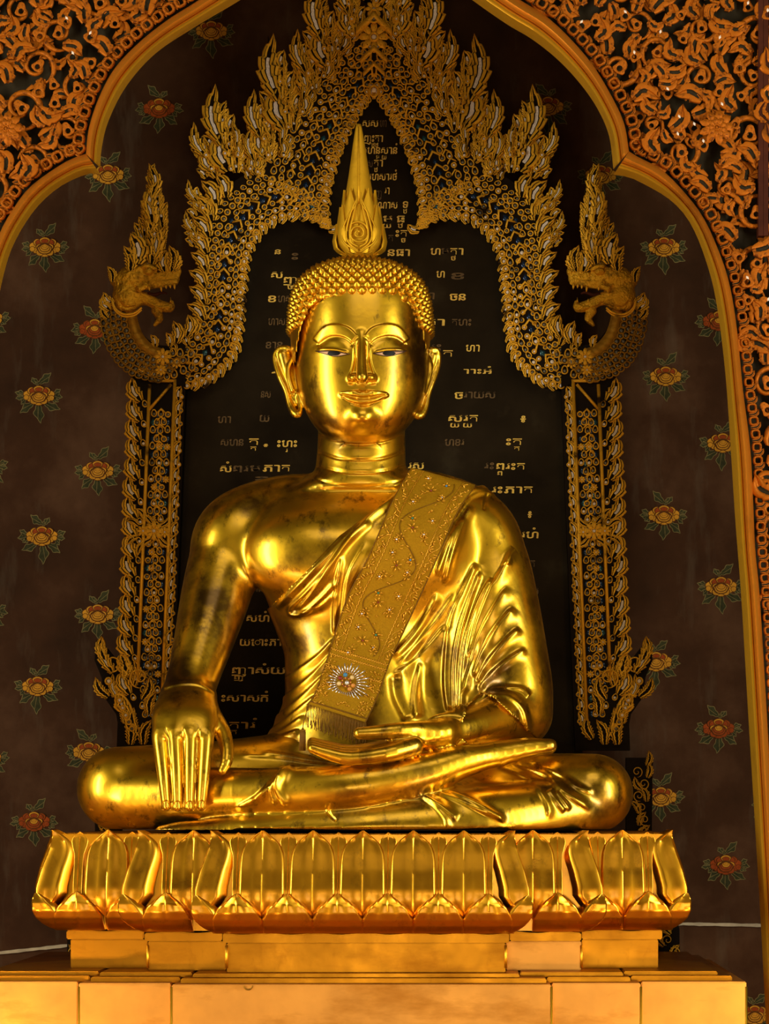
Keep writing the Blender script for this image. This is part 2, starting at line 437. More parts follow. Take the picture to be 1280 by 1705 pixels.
# ------------------------------------------------------------------ the statue
HY = 0.06
head = [
    loft([(452, 602, 34, HY-.03, HY+.12), (466, 602, 74, HY-.16, HY+.2), (482, 603, 93, HY-.228, HY+.24), (500, 604, 101, HY-.256, HY+.25), (525, 604, 107, HY-.266, HY+.26), (560, 604, 110, HY-.271, HY+.27), (610, 604, 110, HY-.275, HY+.26),
          (650, 604, 106, HY-.275, HY+.22), (680, 604, 97, HY-.272, HY+.17), (705, 603, 84, HY-.262, HY+.12), (725, 602, 67, HY-.245, HY+.08), (738, 602, 50, HY-.22, HY+.04), (747, 602, 28, HY-.18, HY+.0)], 0.01, 2.25, HY),
    loft([(700, 601, 72, HY-.10, HY+.19), (740, 601, 73, HY-.125, HY+.19), (772, 600, 75, HY-.135, HY+.21), (790, 600, 82, HY-.14, HY+.22), (803, 600, 104, HY-.145, HY+.23), (820, 600, 140, HY-.14, HY+.25)], 0.022, 2.1, HY),
    # nose, lips, chin
    chain([(602, 556, HY-.262, 5), (602, 585, HY-.290, 7.5), (602, 612, HY-.318, 8.5), (603, 628, HY-.334, 9.5)], 0.020),
    ball(590, 630, HY-.278, 10, .028, 7, 0.014), ball(616, 630, HY-.278, 10, .028, 7, 0.014),
    chain([(570, 658, HY-.262, 3), (588, 656, HY-.276, 5), (604, 658, HY-.28, 5), (620, 656, HY-.276, 5), (640, 658, HY-.262, 3)], 0.008),
    chain([(567, 658, HY-.258, 2.5), (583, 665, HY-.270, 4.6), (604, 668, HY-.276, 5.4), (625, 665, HY-.270, 4.6), (644, 658, HY-.258, 2.5)], 0.009),
    ball(603, 694, HY-.245, 20, .04, 15, 0.03),
    ball(553, 584, HY-.205, 27, .045, 12, 0.012), ball(650, 583, HY-.205, 27, .045, 12, 0.012),
]
ears = [
    chain([(490, 588, .05, 4), (481, 581, .04, 4.6), (468, 580, .05, 4.6), (459, 589, .055, 4.6), (459, 604, .05, 4.8), (466, 628, .03, 4.8), (476, 650, .02, 4.6), (482, 672, .01, 5), (489, 686, .0, 7), (496, 690, -.01, 6), (500, 680, .0, 4), (496, 655, .02, 4)], 0.006),
    chain([(472, 592, .06, 12), (479, 620, .05, 11), (488, 655, .03, 8)], 0.01), chain([(490, 680, .02, 5), (493, 640, .05, 10), (490, 600, .07, 8)], 0.01),
    chain([(486, 598, .03, 3.5), (480, 612, .02, 3.8), (481, 630, .01, 4.2), (487, 650, .0, 4.2)], 0.006),
    chain([(710, 588, .05, 4), (716, 583, .04, 4.6), (726, 583, .05, 4.6), (730, 593, .055, 4.6), (728, 612, .05, 4.8), (720, 636, .03, 4.8), (713, 656, .02, 4.6), (709, 676, .01, 5), (702, 690, .0, 7), (694, 692, -.01, 6), (692, 682, .0, 4), (697, 660, .02, 4)], 0.006),
    chain([(720, 594, .06, 11), (714, 622, .05, 10), (708, 655, .03, 8)], 0.01), chain([(702, 682, .02, 5), (704, 640, .05, 10), (708, 600, .07, 8)], 0.01),
    chain([(714, 598, .03, 3.5), (717, 612, .02, 3.8), (713, 632, .01, 4.2), (707, 652, .0, 4.2)], 0.006),
]
TOR = [(808, 600, 105, -.02, .30), (830, 600, 176, -.07, .34), (870, 600, 198, -.15, .36), (915, 600, 192, -.20, .37), (955, 600, 172, -.205, .37), (1000, 600, 156, -.17, .36),
       (1050, 600, 136, -.135, .35), (1100, 600, 121, -.13, .34), (1150, 602, 122, -.15, .34), (1200, 606, 142, -.17, .36), (1245, 612, 172, -.19, .38), (1330, 620, 220, -.2, .40)]
def torso(off=0.0): return loft(TOR, 0.05, 2.3, 0.08, off)
def left_arm(off=0.0): return [
    chain([(560, 818, .14, 34), (690, 832, .12, 46), (785, 876, .10, 58), (818, 935, .08, 56), (836, 1010, .04, 56), (850, 1090, .01, 56), (860, 1150, -.02, 55), (862, 1186, -.04, 51)], 0.05, 7, off=off),
    chain([(862, 1190, -.05, 48), (820, 1200, -.20, 40), (775, 1213, -.33, 31), (735, 1221, -.40, 27)], 0.03, 6, off=off),
    loft([(850, 730, 60, -.08, .25), (950, 745, 70, -.09, .25), (1050, 755, 80, -.08, .25), (1150, 765, 86, -.09, .25), (1240, 770, 90, -.1, .25)], 0.05, 2.0, 0.08, off)]
chest = [ball(508, 925, -.055, 100, .135, 72, 0.06), ball(665, 925, -.055, 100, .135, 72, 0.06)]
rarm = [
    chain([(560, 818, .14, 30), (470, 836, .12, 44), (398, 886, .09, 67), (374, 938, .05, 60), (357, 1000, -.03, 56.5), (341, 1060, -.12, 50), (328, 1105, -.19, 45), (316, 1148, -.26, 41)], 0.045, 8),
    chain([(316, 1140, -.26, 38), (314, 1165, -.31, 41), (313, 1185, -.36, 42)], 0.03, sy=.75)]
for xw, xm, xr, yy in ((290, 275, 268, -.505), (303, 297, 292, -.52), (320, 319, 317, -.52), (336, 341, 342, -.505)):
    rarm.append(chain([(xw, 1160, -.325, 24), (xm, 1192, yy+.07, 22), (xr, 1222, yy, 14.5)], 0.035, 6))
for q in ([(267, 1218, -.50, 13.8), (266, 1232, -.515, 13), (272, 1290, -.548, 10.5), (277, 1343, -.555, 7.6)], [(292, 1218, -.515, 13.8), (291, 1232, -.53, 13), (294, 1290, -.562, 10.5), (295.5, 1344, -.57, 7.6)],
          [(317, 1218, -.515, 13.8), (317, 1232, -.53, 13), (316, 1290, -.562, 10.5), (315.5, 1344, -.57, 7.6)], [(342, 1218, -.50, 13.8), (343, 1232, -.515, 13), (339, 1290, -.548, 10.5), (335, 1343, -.555, 7.6)]):
    rarm.append(chain(q, 0.007, 5))
rarm.append(chain([(345, 1192, -.36, 24), (368, 1216, -.42, 15), (377, 1244, -.47, 12), (377, 1268, -.505, 10), (370, 1283, -.52, 7)], 0.012))
lhand = [chain([(740, 1221, -.40, 26), (700, 1228, -.43, 25), (660, 1240, -.45, 22)], 0.02, sy=1.5),
         chain([(715, 1216, -.46, 17), (665, 1217, -.515, 14.5), (625, 1220, -.535, 12), (598, 1221, -.54, 10)], 0.012)]
for i, (yy, dz) in enumerate(((-.585, 0), (-.542, -4), (-.50, -8), (-.462, -10))):
    lhand.append(chain([(690, 1243+dz, yy+.05, 16), (640, 1256+dz, yy, 14.5), (585, 1262+dz, yy-.005, 12), (545, 1254+dz, yy, 10.5), (520, 1246+dz, yy, 8.5)], 0.008))
legs = [
    chain([(560, 1292, .05, 84), (370, 1305, -.12, 72), (198, 1313, -.24, 69.5)], 0.04, 6), chain([(660, 1300, .05, 84), (850, 1318, -.12, 68), (988, 1321, -.24, 66)], 0.04, 6),
    chain([(225, 1326, -.30, 54), (400, 1322, -.43, 44), (560, 1312, -.51, 38), (640, 1301, -.51, 35), (710, 1286, -.48, 32), (770, 1268, -.45, 27), (825, 1257, -.42, 20), (875, 1247, -.40, 17), (916, 1242, -.39, 13)], 0.02, 6),
    chain([(820, 1256, -.40, 19), (870, 1246, -.33, 18), (915, 1243, -.28, 13)], 0.03),
    chain([(960, 1346, -.30, 52), (800, 1371, -.43, 56), (640, 1381, -.50, 43), (460, 1386, -.49, 34), (380, 1386, -.48, 26), (330, 1387, -.475, 21), (300, 1388, -.47, 20), (272, 1390, -.46, 16)], 0.018, 6),
    ball(600, 1335, -.12, 330, .36, 52, 0.06)]
body_prims = [torso()]+chest+left_arm()+legs+rarm+lhand+ears+head
LO, HI = np.array((G(110, 1395, .0)[0], -.72, 1.6748)), G(1075, 425, 0)+np.array((0.02, .56, 0))
H = 0.009
f, lo = ev_grid(body_prims, LO, HI, H)
V, F = surface_nets(f, lo, H)
V, F = subdiv(V, F)
V = project(body_prims, V, F, 2); V[:, 2] = np.maximum(V[:, 2], 1.6752)
def relax(V, F, w, it=8):
    E = np.unique(np.sort(np.concatenate([F[:, [i, (i+1) % 4]] for i in range(4)]), 1), axis=0)
    deg = np.bincount(E.ravel(), minlength=len(V))[:, None].astype(float)
    for k in range(it):
        A = np.zeros_like(V)
        for c in range(3):
            A[:, c] = np.bincount(E[:, 0], V[E[:, 1], c], len(V))+np.bincount(E[:, 1], V[E[:, 0], c], len(V))
        V = V+(A/np.maximum(deg, 1)-V)*w[:, None]*.6
    return V
px, py = to_px(V)
def boxw(x0, x1, y0, y1, e): return sm(px, x0-e, x0+e)*sm(-px, -x1-e, -x1+e)*sm(py, y0-e, y0+e)*sm(-py, -y1-e, -y1+e)
keep = np.maximum(np.maximum(boxw(448, 742, 425, 765, 8), boxw(240, 392, 1225, 1400, 9)), np.maximum(boxw(505, 700, 1195, 1285, 12), boxw(362, 392, 1205, 1300, 6)))
V = relax(V, F, 1-keep, 26); V[:, 2] = np.maximum(V[:, 2], 1.6752)
# finer skin on the face, ears and hands
face_lines = [
    # brow edges and lid creases, nose sides, lip outlines, chin and neck rings
    ([(596, 562), (580, 547), (560, 541.5), (540, 546), (521, 567)], 0.0055, 1.8, 13, .05), ([(606, 562), (620, 547), (642, 541), (664, 546), (681, 567)], 0.0055, 13, 1.8, .05),
    ([(590, 577), (577, 565), (561, 560), (544, 563), (526, 577)], -.006, 2.0, 6, .1), ([(614, 577), (627, 565), (645, 560), (662, 563), (679, 577)], -.006, 6, 2.0, .1),
    ([(526, 583.5), (545, 582), (562, 583), (582, 588)], 0.005, 2, 2.5, .15), ([(621, 587), (640, 582.5), (658, 582), (676, 583.5)], 0.005, 2.5, 2, .15),
    ([(596, 562), (590, 577), (589, 600), (585, 618), (580, 628)], 0.004, 1.8, 1.8), ([(607, 562), (614, 577), (616, 600), (621, 618), (626, 628)], 0.004, 1.8, 1.8),
    ([(579, 636), (586, 638), (594, 636)], -.008, 2.5, 2.5), ([(612, 636), (619, 638), (627, 636)], -.008, 2.5, 2.5),
    ([(564, 655), (584, 660.5), (604, 663), (624, 660.5), (647, 655)], -.009, 1.9, 1.9, .06),
    ([(564, 655), (580, 653), (596, 650.5), (604, 653), (612, 650.5), (630, 653), (647, 655)], 0.004, 1.4, 1.4, .05), ([(566, 658), (580, 669), (604, 675), (628, 669), (645, 658)], -.005, 1.6, 1.6, .1),
    ([(527, 721), (560, 735), (600, 741), (645, 735), (675, 721)], -.005, 1.6, 2.2, .08),
    ([(528, 752), (560, 763), (600, 766), (640, 763), (674, 752)], -.006, 1.6, 3, .02), ([(524, 774), (560, 785), (600, 788), (640, 785), (680, 774)], -.006, 1.6, 3, .02), ([(508, 790), (550, 806), (600, 811), (650, 806), (700, 788)], -.004, 1.5, 3, .1),
    ([(272, 1147), (300, 1140), (330, 1141), (358, 1156)], 0.006, 2, 5, .02),
]
for x0, x1, x2 in ((270.5, 281, 286), (305, 305, 305.5), (333, 328, 325.5)):
    face_lines.append(([(x0+(4 if x0 < 300 else 0), 1208), (x1+1, 1235), ((x1+x2)/2, 1290), (x2, 1345)], -.008, 1.8, 1.8, .15))
for x, y in ((276.5, 1342), (295.5, 1343), (315.5, 1343), (335, 1342)):
    face_lines.append(([(x-5.5, y+6), (x-5.5, y-4), (x, y-8), (x+5.5, y-4), (x+5.5, y+6)], -.003, 1.2, 1.2, .02))
leg_folds = [
    ([(470, 1275), (462, 1300), (430, 1325), (390, 1346)], .010, 3, 9), ([(478, 1275), (455, 1298), (420, 1335)], .008, 2.5, 8), ([(490, 1273), (470, 1290), (461, 1315), (478, 1344)], .011, 3, 8), ([(465, 1290), (452, 1318), (458, 1340)], .007, 2.5, 6),
    ([(672, 1325), (712, 1334), (740, 1362), (742, 1384)], .008, 3, 8), ([(690, 1320), (735, 1345), (762, 1368)], .010, 3, 9), ([(720, 1318), (760, 1332), (800, 1350), (845, 1370)], .010, 3, 9), ([(740, 1316), (790, 1338), (840, 1368)], .008, 2.5, 7),
    ([(825, 1275), (880, 1298), (908, 1335), (915, 1366)], .008, 3, 9), ([(850, 1272), (905, 1290), (938, 1320), (985, 1350)], .010, 3, 9), ([(880, 1268), (930, 1290), (960, 1312), (990, 1322)], .008, 3, 8), ([(912, 1315), (928, 1338), (940, 1352)], .010, 4, 6), ([(925, 1318), (938, 1336), (948, 1350)], .007, 3, 5),
    ([(430, 1252), (520, 1268), (600, 1278)], .006, 3, 6), ([(400, 1258), (480, 1262), (560, 1274)], .005, 3, 6),
    ([(548, 1335), (545, 1350), (560, 1368)], -.006, 2, 2),
]
px, py = to_px(V)
fine = ((px > 448) & (px < 742) & (py > 440) & (py < 780)) | ((px > 250) & (px < 390) & (py > 1180))
fm = fine[F].all(1) & (V[F][:, :, 1].mean(1) < 0.12)
# split fine region off, subdivide it, and weld the seam by keeping seam midpoints on the coarse edges
Vf, Ff = subdiv(V, F[fm])
n0 = len(V)
V2 = project(body_prims, Vf.copy(), np.concatenate([F[~fm], Ff]), 1)
px, py = to_px(Vf); keep = np.maximum(boxw(448, 742, 425, 765, 8), boxw(240, 392, 1225, 1400, 9)); V2 = Vf+(V2-Vf)*keep[:, None]
V2[:n0] = V
Fall = np.concatenate([F[~fm], Ff])
# seam midpoints stay exactly on the straight coarse edge
ec = np.sort(np.concatenate([F[~fm][:, [i, (i+1) % 4]] for i in range(4)]), 1); ekey = set((ec[:, 0]*np.int64(10**7)+ec[:, 1]).tolist())
ef = np.sort(np.concatenate([F[fm][:, [i, (i+1) % 4]] for i in range(4)]), 1)
u = np.unique(ef[:, 0]*np.int64(n0)+ef[:, 1]); ua, ub = u//n0, u % n0
seam = np.array([(int(a)*10**7+int(b)) in ekey for a, b in zip(ua, ub)])
seam_i = n0+np.where(seam)[0]; sa, sb = ua[seam], ub[seam]
V = carve(V2, Fall, face_lines+leg_folds)
V[seam_i] = (V[sa]+V[sb])/2; V[:, 2] = np.maximum(V[:, 2], 1.6752)
body_V, body_F = V, Fall
root = thing('buddha_statue', 'gilded seated Buddha statue cross-legged on the lotus throne, right hand over knee', 'statue', tuple(G(602, 1384, 0.0)))
body = obj('body', body_V, body_F, M['gold'], root)
# robe over the left shoulder, torso and left arm
robe_prims = [torso(.013), *left_arm(.014)]+[ball(508, 925, -.055, 105, .148, 77, 0.06), ball(665, 925, -.055, 105, .148, 77, 0.06)]
RPOLY = np.array([(688, 792), (655, 826), (612, 858), (565, 892), (515, 945), (470, 990), (448, 1012), (420, 1025), (420, 1300), (600, 1320), (800, 1260), (770, 1228), (775, 1180), (800, 1155), (820, 1160), (955, 1290), (955, 780), (740, 760)], float)
def poly_sd(px, py, poly):
    d = seg_dist(px, py, np.concatenate([poly, poly[:1]]))[0]
    ins = np.zeros(len(px), bool); j = len(poly)-1
    for i in range(len(poly)):
        xi, yi = poly[i]; xj, yj = poly[j]
        c = ((yi > py) != (yj > py)) & (px < (xj-xi)*(py-yi)/(yj-yi+1e-12)+xi); ins ^= c; j = i
    return np.where(ins, -d, d)
RLO, RHI = G(400, 1300, 0)+np.array((0, -.42, 0)), G(950, 770, 0)+np.array((0, .45, 0))
rf, rlo = ev_grid(robe_prims, RLO, RHI, H)
gx = rlo[0]+H*np.arange(rf.shape[0]); gy = rlo[1]+H*np.arange(rf.shape[1]); gz = rlo[2]+H*np.arange(rf.shape[2])
band = np.argwhere(np.abs(rf) < 0.06)
PP = np.stack([gx[band[:, 0]], gy[band[:, 1]], gz[band[:, 2]]], 1)
a_, b_ = to_px(PP); sd = poly_sd(a_, b_, RPOLY)*0.0025
mask = np.full(rf.shape, 0.2, np.float32); mask[rf < 0] = 0.2
mask[band[:, 0], band[:, 1], band[:, 2]] = sd
# shell: keep a 45 mm thick skin so that the robe is cloth over the body, not a solid
rf = np.maximum(np.maximum(rf, -(rf+0.045)), mask)
RV, RF = surface_nets(rf, rlo, H)
RV, RF = subdiv(RV, RF)
n_ = normals(RV, RF)
f0 = ev_pts(robe_prims, RV); a_, b_ = to_px(RV); sd = poly_sd(a_, b_, RPOLY)
for _ in range(2):
    f0 = ev_pts(robe_prims, RV); near = (np.abs(f0) < 0.007) & (sd < -2.0)
    n_ = normals(RV, RF); RV = RV-n_*(np.clip(f0, -.006, .006)*near)[:, None]
folds = [
    # doubled hem running down from the shoulder, and the pouch fold on the breast
    ([(684, 800), (640, 842), (590, 880), (540, 930), (500, 970), (458, 1012)], .010, 3, 7, .02), ([(676, 820), (630, 852), (590, 890), (555, 935), (520, 985), (492, 1018)], .014, 3, 9, .06),
    ([(620, 870), (575, 905), (545, 945), (510, 985), (485, 1010), (486, 1022), (505, 1020), (535, 995), (562, 965)], .013, 4, 5, .05),
    ([(570, 925), (562, 960), (557, 1010), (556, 1060)], .012, 3, 6), ([(560, 985), (530, 1010), (500, 1020)], .008, 3, 7),
    ([(612, 900), (580, 960), (570, 1040), (560, 1100)], .008, 3, 12),
    # folds sweeping round the waist
    ([(560, 1060), (530, 1092), (495, 1118), (470, 1135)], .010, 3, 8), ([(555, 1085), (525, 1120), (490, 1150), (462, 1172)], .011, 3, 8), ([(545, 1120), (510, 1155), (475, 1185), (445, 1205)], .011, 3, 8),
    ([(530, 1155), (495, 1185), (460, 1212), (425, 1235)], .010, 3, 8), ([(510, 1190), (475, 1215), (440, 1235), (400, 1248)], .009, 3, 8), ([(500, 1215), (460, 1232), (420, 1245)], .008, 3, 6),
    # shoulder gathers
    ([(750, 868), (772, 838), (800, 822), (830, 826)], .010, 3, 7), ([(756, 845), (785, 822), (815, 816)], .009, 3, 6), ([(770, 830), (795, 815), (812, 812)], .008, 2.5, 5), ([(812, 822), (808, 838), (806, 850)], -.008, 3, 3),
    ([(786, 838), (765, 880), (748, 930), (738, 975)], .012, 4, 10), ([(770, 860), (745, 905), (725, 960)], .009, 3, 8),
    # folds from chest to lap beside the sash
    ([(730, 985), (705, 1030), (680, 1065), (650, 1095)], .014, 4, 12), ([(760, 985), (725, 1035), (690, 1075), (660, 1110)], .010, 4, 10), ([(745, 1040), (715, 1075), (690, 1100), (655, 1125)], .010, 4, 12),
    ([(700, 1100), (690, 1150), (692, 1200)], .010, 4, 10), ([(655, 1120), (660, 1160), (680, 1200)], -.010, 8, 10),
    # hanging folds in front of the left arm
    ([(792, 935), (770, 985), (752, 1030), (744, 1080), (742, 1140), (748, 1190)], .016, 4, 12, .06), ([(800, 950), (780, 1000), (765, 1050), (757, 1110), (758, 1190)], .016, 3, 7, .06), ([(820, 960), (795, 1005), (776, 1060), (768, 1120), (766, 1190)], .016, 3, 8, .06),
    ([(855, 915), (838, 945), (815, 990), (795, 1040), (778, 1100)], .015, 4, 12, .1), ([(846, 975), (825, 1010), (800, 1060), (780, 1115), (770, 1160)], .014, 3, 11, .1), ([(856, 1010), (832, 1040), (808, 1082), (786, 1130)], .013, 4, 11, .1), ([(866, 1045), (842, 1068), (818, 1098), (792, 1140)], .014, 4, 8, .1),
    ([(876, 1080), (848, 1098), (820, 1122), (795, 1152)], .011, 4, 8, .1),
    ([(856, 915), (846, 925), (842, 942)], .012, 5, 5, .02),
    # sleeve rings round the forearm
    ([(772, 1184), (782, 1200), (790, 1222), (794, 1236)], .009, 3, 6, .02), ([(786, 1178), (800, 1192), (815, 1215), (820, 1236)], .010, 3, 7, .02), ([(800, 1170), (822, 1178), (842, 1200), (852, 1232)], .010, 3, 7, .02), ([(812, 1160), (842, 1160), (868, 1182), (878, 1222)], .010, 3, 7, .02), ([(840, 1146), (866, 1148), (880, 1160)], .008, 3, 6, .02),
]
px, py = to_px(RV); RV = relax(RV, RF, np.where((poly_sd(px, py, RPOLY) < -3), 1.0, 0.0), 20)
RV = carve(RV, RF, folds)
robe = obj('robe', RV, RF, M['gold'], root, label='monk robe cast over the left shoulder in raised folds')
def bvh(*ms): 
    vs = []; fs = []
    for v, q in ms:
        n0 = len(vs); vs += v.tolist(); fs += (q+n0).tolist()
    return BVHTree.FromPolygons(vs, fs)
BV = bvh((body_V, body_F), (RV, RF))
CAMP = Vector((XC, YC, ZC))
def hit(px, py, tree=None):
    d = (Vector(G(px, py, 0.0))-CAMP).normalized()
    p, n, i, t = (tree or BV).ray_cast(CAMP, d)
    return p, n
# eyes: shell and black inlay following the lids
def patch(name, top, bot, mat, parent, off, n=18, m=5):
    T = resample(spline(top, 6), n); B = resample(spline(bot, 6), n); V = []; F = []
    for i in range(n):
        for j in range(m):
            q = T[i]+(B[i]-T[i])*j/(m-1); p, nn = hit(q[0], q[1])
            bul = math.sin(math.pi*j/(m-1))*math.sin(math.pi*i/(n-1))
            V.append(np.array(p)+np.array((0, -1, 0))*(off+.002*bul))
    for i in range(n-1):
        for j in range(m-1):
            a = i*m+j; F.append((a, a+1, a+m+1, a+m))
    return obj(name, V, F, mat, parent)
def tube_on(mb, pts, r, off=0.002, n=5, m=0, dens=6, tree=None):
    P = []
    for q in spline(pts, dens):
        p, nn = hit(q[0], q[1], tree)
        if p is not None: P.append(np.array(p)+np.array(nn)*off)
    if len(P) > 1: mb.tube(P, r*0.0025, n, m)
for top, bot, pu in (([(526, 584.5), (545, 584.2), (562, 585.8), (582, 589.5)], [(526, 584.5), (546, 591), (560, 593.5), (582, 589.5)], 556), ([(621, 588.5), (640, 585.3), (658, 584.4), (676, 584)], [(621, 588.5), (642, 593), (658, 591), (676, 584)], 648)):
    e = patch('eye', top, bot, M['eye_white'], root, .003)
    ang = np.linspace(0, 2*math.pi, 17)
    patch('pupil', [(pu-11, 588.8), (pu-7, 585.2), (pu+6, 585.4), (pu+11, 588.8)], [(pu-11, 588.8), (pu-7, 592), (pu+6, 592.2), (pu+11, 588.8)], M['pupil'], e, .006, 12, 4)
    ln = MB(); tube_on(ln, top, 0.9, .003); tube_on(ln, bot, 0.7, .003)
    ln.build('eye_outline', M['line'], e)
# hair: close cap of pointed curls
HAIR = [(437, 599, 20, HY-.02, HY+.12), (443, 599, 52, HY-.10, HY+.18), (456, 600, 82, HY-.17, HY+.235), (478, 600, 103, HY-.222, HY+.265), (510, 600, 113, HY-.26, HY+.28), (560, 600, 116, HY-.278, HY+.285), (600, 600, 113, HY-.28, HY+.275), (650, 600, 100, HY-.2, HY+.24), (700, 600, 78, HY-.02, HY+.2)]
hp = [loft(HAIR, 0.01, 2.25, HY)]
def hairline(px):
    d = np.abs(np.asarray(px, float)-601)
    return np.interp(d, [0, 52, 70, 86, 95, 101, 106, 110], [493, 494, 500, 513, 530, 553, 580, 612])
hl, hh = G(470, 720, HY)+np.array((0, -.3, 0)), G(735, 425, HY)+np.array((0, .36, 0))
hf, hlo = ev_grid(hp, hl, hh, 0.009)
X = np.stack(np.meshgrid(*[hlo[i]+.009*np.arange(hf.shape[i]) for i in range(3)], indexing='ij'), -1).reshape(-1, 3)
a_, b_ = to_px(X); fr = (b_-hairline(a_))*.0025
back = (HY+.02)-X[:, 1]           # behind the ears the hair continues down to the nape
cut = np.minimum(fr, back); cut = np.maximum(cut, (b_-668)*.0025)
hf = np.maximum(hf, cut.reshape(hf.shape))
HV, HF = surface_nets(hf, hlo, .009)
hm = MB(); hm.add(HV, HF.tolist())
bt, bf_ = [], []
for r, hgt in ((1.0, 0), (0.92, .42), (0.66, .78), (0.30, 1.0), (0.12, 1.22)):
    for k in range(9): bt.append((r*math.cos(2*math.pi*k/9), r*math.sin(2*math.pi*k/9), hgt))
bt.append((0, 0, 1.25)); bt = np.array(bt)
for i in range(4):
    for k in range(9): bf_.append((i*9+k, i*9+(k+1) % 9, (i+1)*9+(k+1) % 9, (i+1)*9+k))
for k in range(9): bf_.append((36+k, 36+(k+1) % 9, 45))
htree = BVHTree.FromPolygons(HV.tolist(), HF.tolist())
cen = np.array(G(600, 575, HY+.01)); RB = 0.0195
rows = 19
for r in range(rows):
    el = math.pi/2*(1-0.02)-r*0.0745*1.02
    cnt = max(5, int(round(2*math.pi*max(0.06, math.cos(el))*0.285/0.0372)))
    for k in range(cnt):
        az = 2*math.pi*(k+0.5*(r % 2))/cnt
        d = Vector((math.cos(el)*math.sin(az), -math.cos(el)*math.cos(az), math.sin(el)))
        p, nn, i_, t_ = htree.ray_cast(Vector(cen)+d*1.2, -d)
        if p is None: continue
        a1, b1 = to_px(np.array([p])); 
        if nn.dot(d) < 0.25: continue
        if p.y < HY+.02 and b1[0] > hairline(a1)[0]-3: continue
        q = nn.to_track_quat('Z', 'Y').to_matrix(); s = RB*random.uniform(.95, 1.05)
        hm.add((bt*s) @ np.array(q).T+np.array(p)-np.array(nn)*.003, bf_)
hair = hm.build('hair', M['gold_hair'], root, label='rows of small pointed gold curls')
# flame finial on the crown
fin = MB(); FC = HY+.05; s0 = PS(FC)
def lathe_ell(rows, n=28, ridge=0.0):
    Vv, Ff = [], []
    for py_, r, cx in rows:
        c = G(cx, py_, FC)
        for k in range(n):
            a = 2*math.pi*k/n-math.pi/2
            # four soft edges on the spire
            q = 1+ridge*(abs(math.cos(2*(a+math.pi/2)))**3)
            Vv.append((c[0]+r*s0*q*math.cos(a), c[1]+r*s0*q*math.sin(a)*.8, c[2]))
    for i in range(len(rows)-1):
        for k in range(n): Ff.append((i*n+k, i*n+(k+1) % n, (i+1)*n+(k+1) % n, (i+1)*n+k))
    Ff.append(tuple(range(n))[::-1]); Ff.append(tuple((len(rows)-1)*n+k for k in range(n)))
    return Vv, Ff
rws = [(pyy, np.interp(pyy, [207, 214, 240, 290, 325, 350, 385, 405, 420, 436], [3.5, 5, 9, 15.5, 21, 25, 29, 29, 24, 14]), np.interp(pyy, [207, 436], [597, 599])) for pyy in np.concatenate([np.linspace(207, 436, 40)])][::-1]
Vv, Ff = lathe_ell(rws, 32, .10); fin.add(Vv, Ff)
finial = fin.build('flame_finial', M['gold_finial'], root, label='tall pointed flame finial on the crown of the head')
def shell_petal(name, cx, base, tip, w, az, r, thick=.010, lean=1.0, parent=finial):
    """leaf wrapped round the finial: az in degrees, 0 faces the viewer"""
    n, m = 14, 9; V = []; A = math.radians(az)
    for side in (0, 1):
        for i in range(n):
            t = i/(n-1); pyy = base+(tip-base)*t
            ww = w*(math.sin(math.pi*min(1, .18+t*.62))**.8)*(1-t**3.2)
            rr = np.interp(pyy, [r_[0] for r_ in rws[::-1]], [r_[1] for r_ in rws[::-1]])
            rad = np.interp(t, [0, .2, .45, .75, 1], [24, r+31, r+34, r+31, r+28]) if lean > 0 else 14+20*t
            for j in range(m):
                u = j/(m-1)*2-1; a = A+u*ww/max(rad, 6); R_ = rad*(1-.04*u*u)+ (0 if side == 0 else -2.5)
                c = G(cx, pyy, FC)
                V.append((c[0]+R_*s0*math.sin(a), c[1]-R_*s0*math.cos(a)*.85, c[2]))
    F = []
    for s in (0, 1):
        o = s*n*m
        for i in range(n-1):
            for j in range(m-1):
                q = (o+i*m+j, o+i*m+j+1, o+(i+1)*m+j+1, o+(i+1)*m+j); F.append(q if s == 0 else q[::-1])
    for i in range(n-1):
        for j in (0, m-1):
            a = i*m+j; b = (i+1)*m+j; F.append((a, b, b+n*m, a+n*m))
    return obj(name, V, F, M['gold_finial'], parent, autosmooth=50)
for tier, (bs, tp, w, r) in enumerate(((426, 318, 20, 0.0), (427, 345, 17, 6.0), (428, 374, 14, 12))):
    for az in ((34, -34, 76, -76, 128, -128, 180), (60, -60, 90, -90, 150, -150), (84, -84, 110, -110, 180))[tier]:
        shell_petal('flame_petal', 599, bs, tp, w, az, r)
for k in range(9):
    shell_petal('base_petal', 599, 437, 424, 12, k*40, 14-0, lean=-.6)
sw = MB()
def on_fin(q, off=8):
    rr = np.interp(q[1], [r_[0] for r_ in rws[::-1]], [r_[1] for r_ in rws[::-1]])+off
    u = np.clip((q[0]-599)/rr, -.95, .95); c = G(599, q[1], FC)
    return np.array((c[0]+rr*s0*u, c[1]-rr*s0*.85*math.sqrt(1-u*u), c[2]))
sp = [(598+ (2+a*1.35)*math.cos(a+.5)*.9, 396-(2+a*1.35)*math.sin(a+.5)*.9) for a in np.linspace(0, 4.6*math.pi, 60)]
sw.tube([on_fin(q) for q in sp], 1.7*s0, 6)
for sg in (1, -1):
    for kx, top, bott in ((15, 352, 418), (21, 345, 424), (28, 352, 426)):
        P = spline([(599+sg*3, top-18), (599+sg*5, top-4), (599+sg*kx*.62, top+14), (599+sg*kx, 392), (599+sg*kx*.85, 410), (599+sg*2, bott)], 8)
        sw.tube([on_fin(q, 8.5) for q in P], np.concatenate([np.linspace(.5, 1.8, 20), np.full(len(P)-20, 1.8)])*s0, 6)
sw.tube([on_fin(q, 0.8) for q in [(597, 212), (597.5, 260), (598, 310), (598.5, 345)]], 1.4*s0, 6)
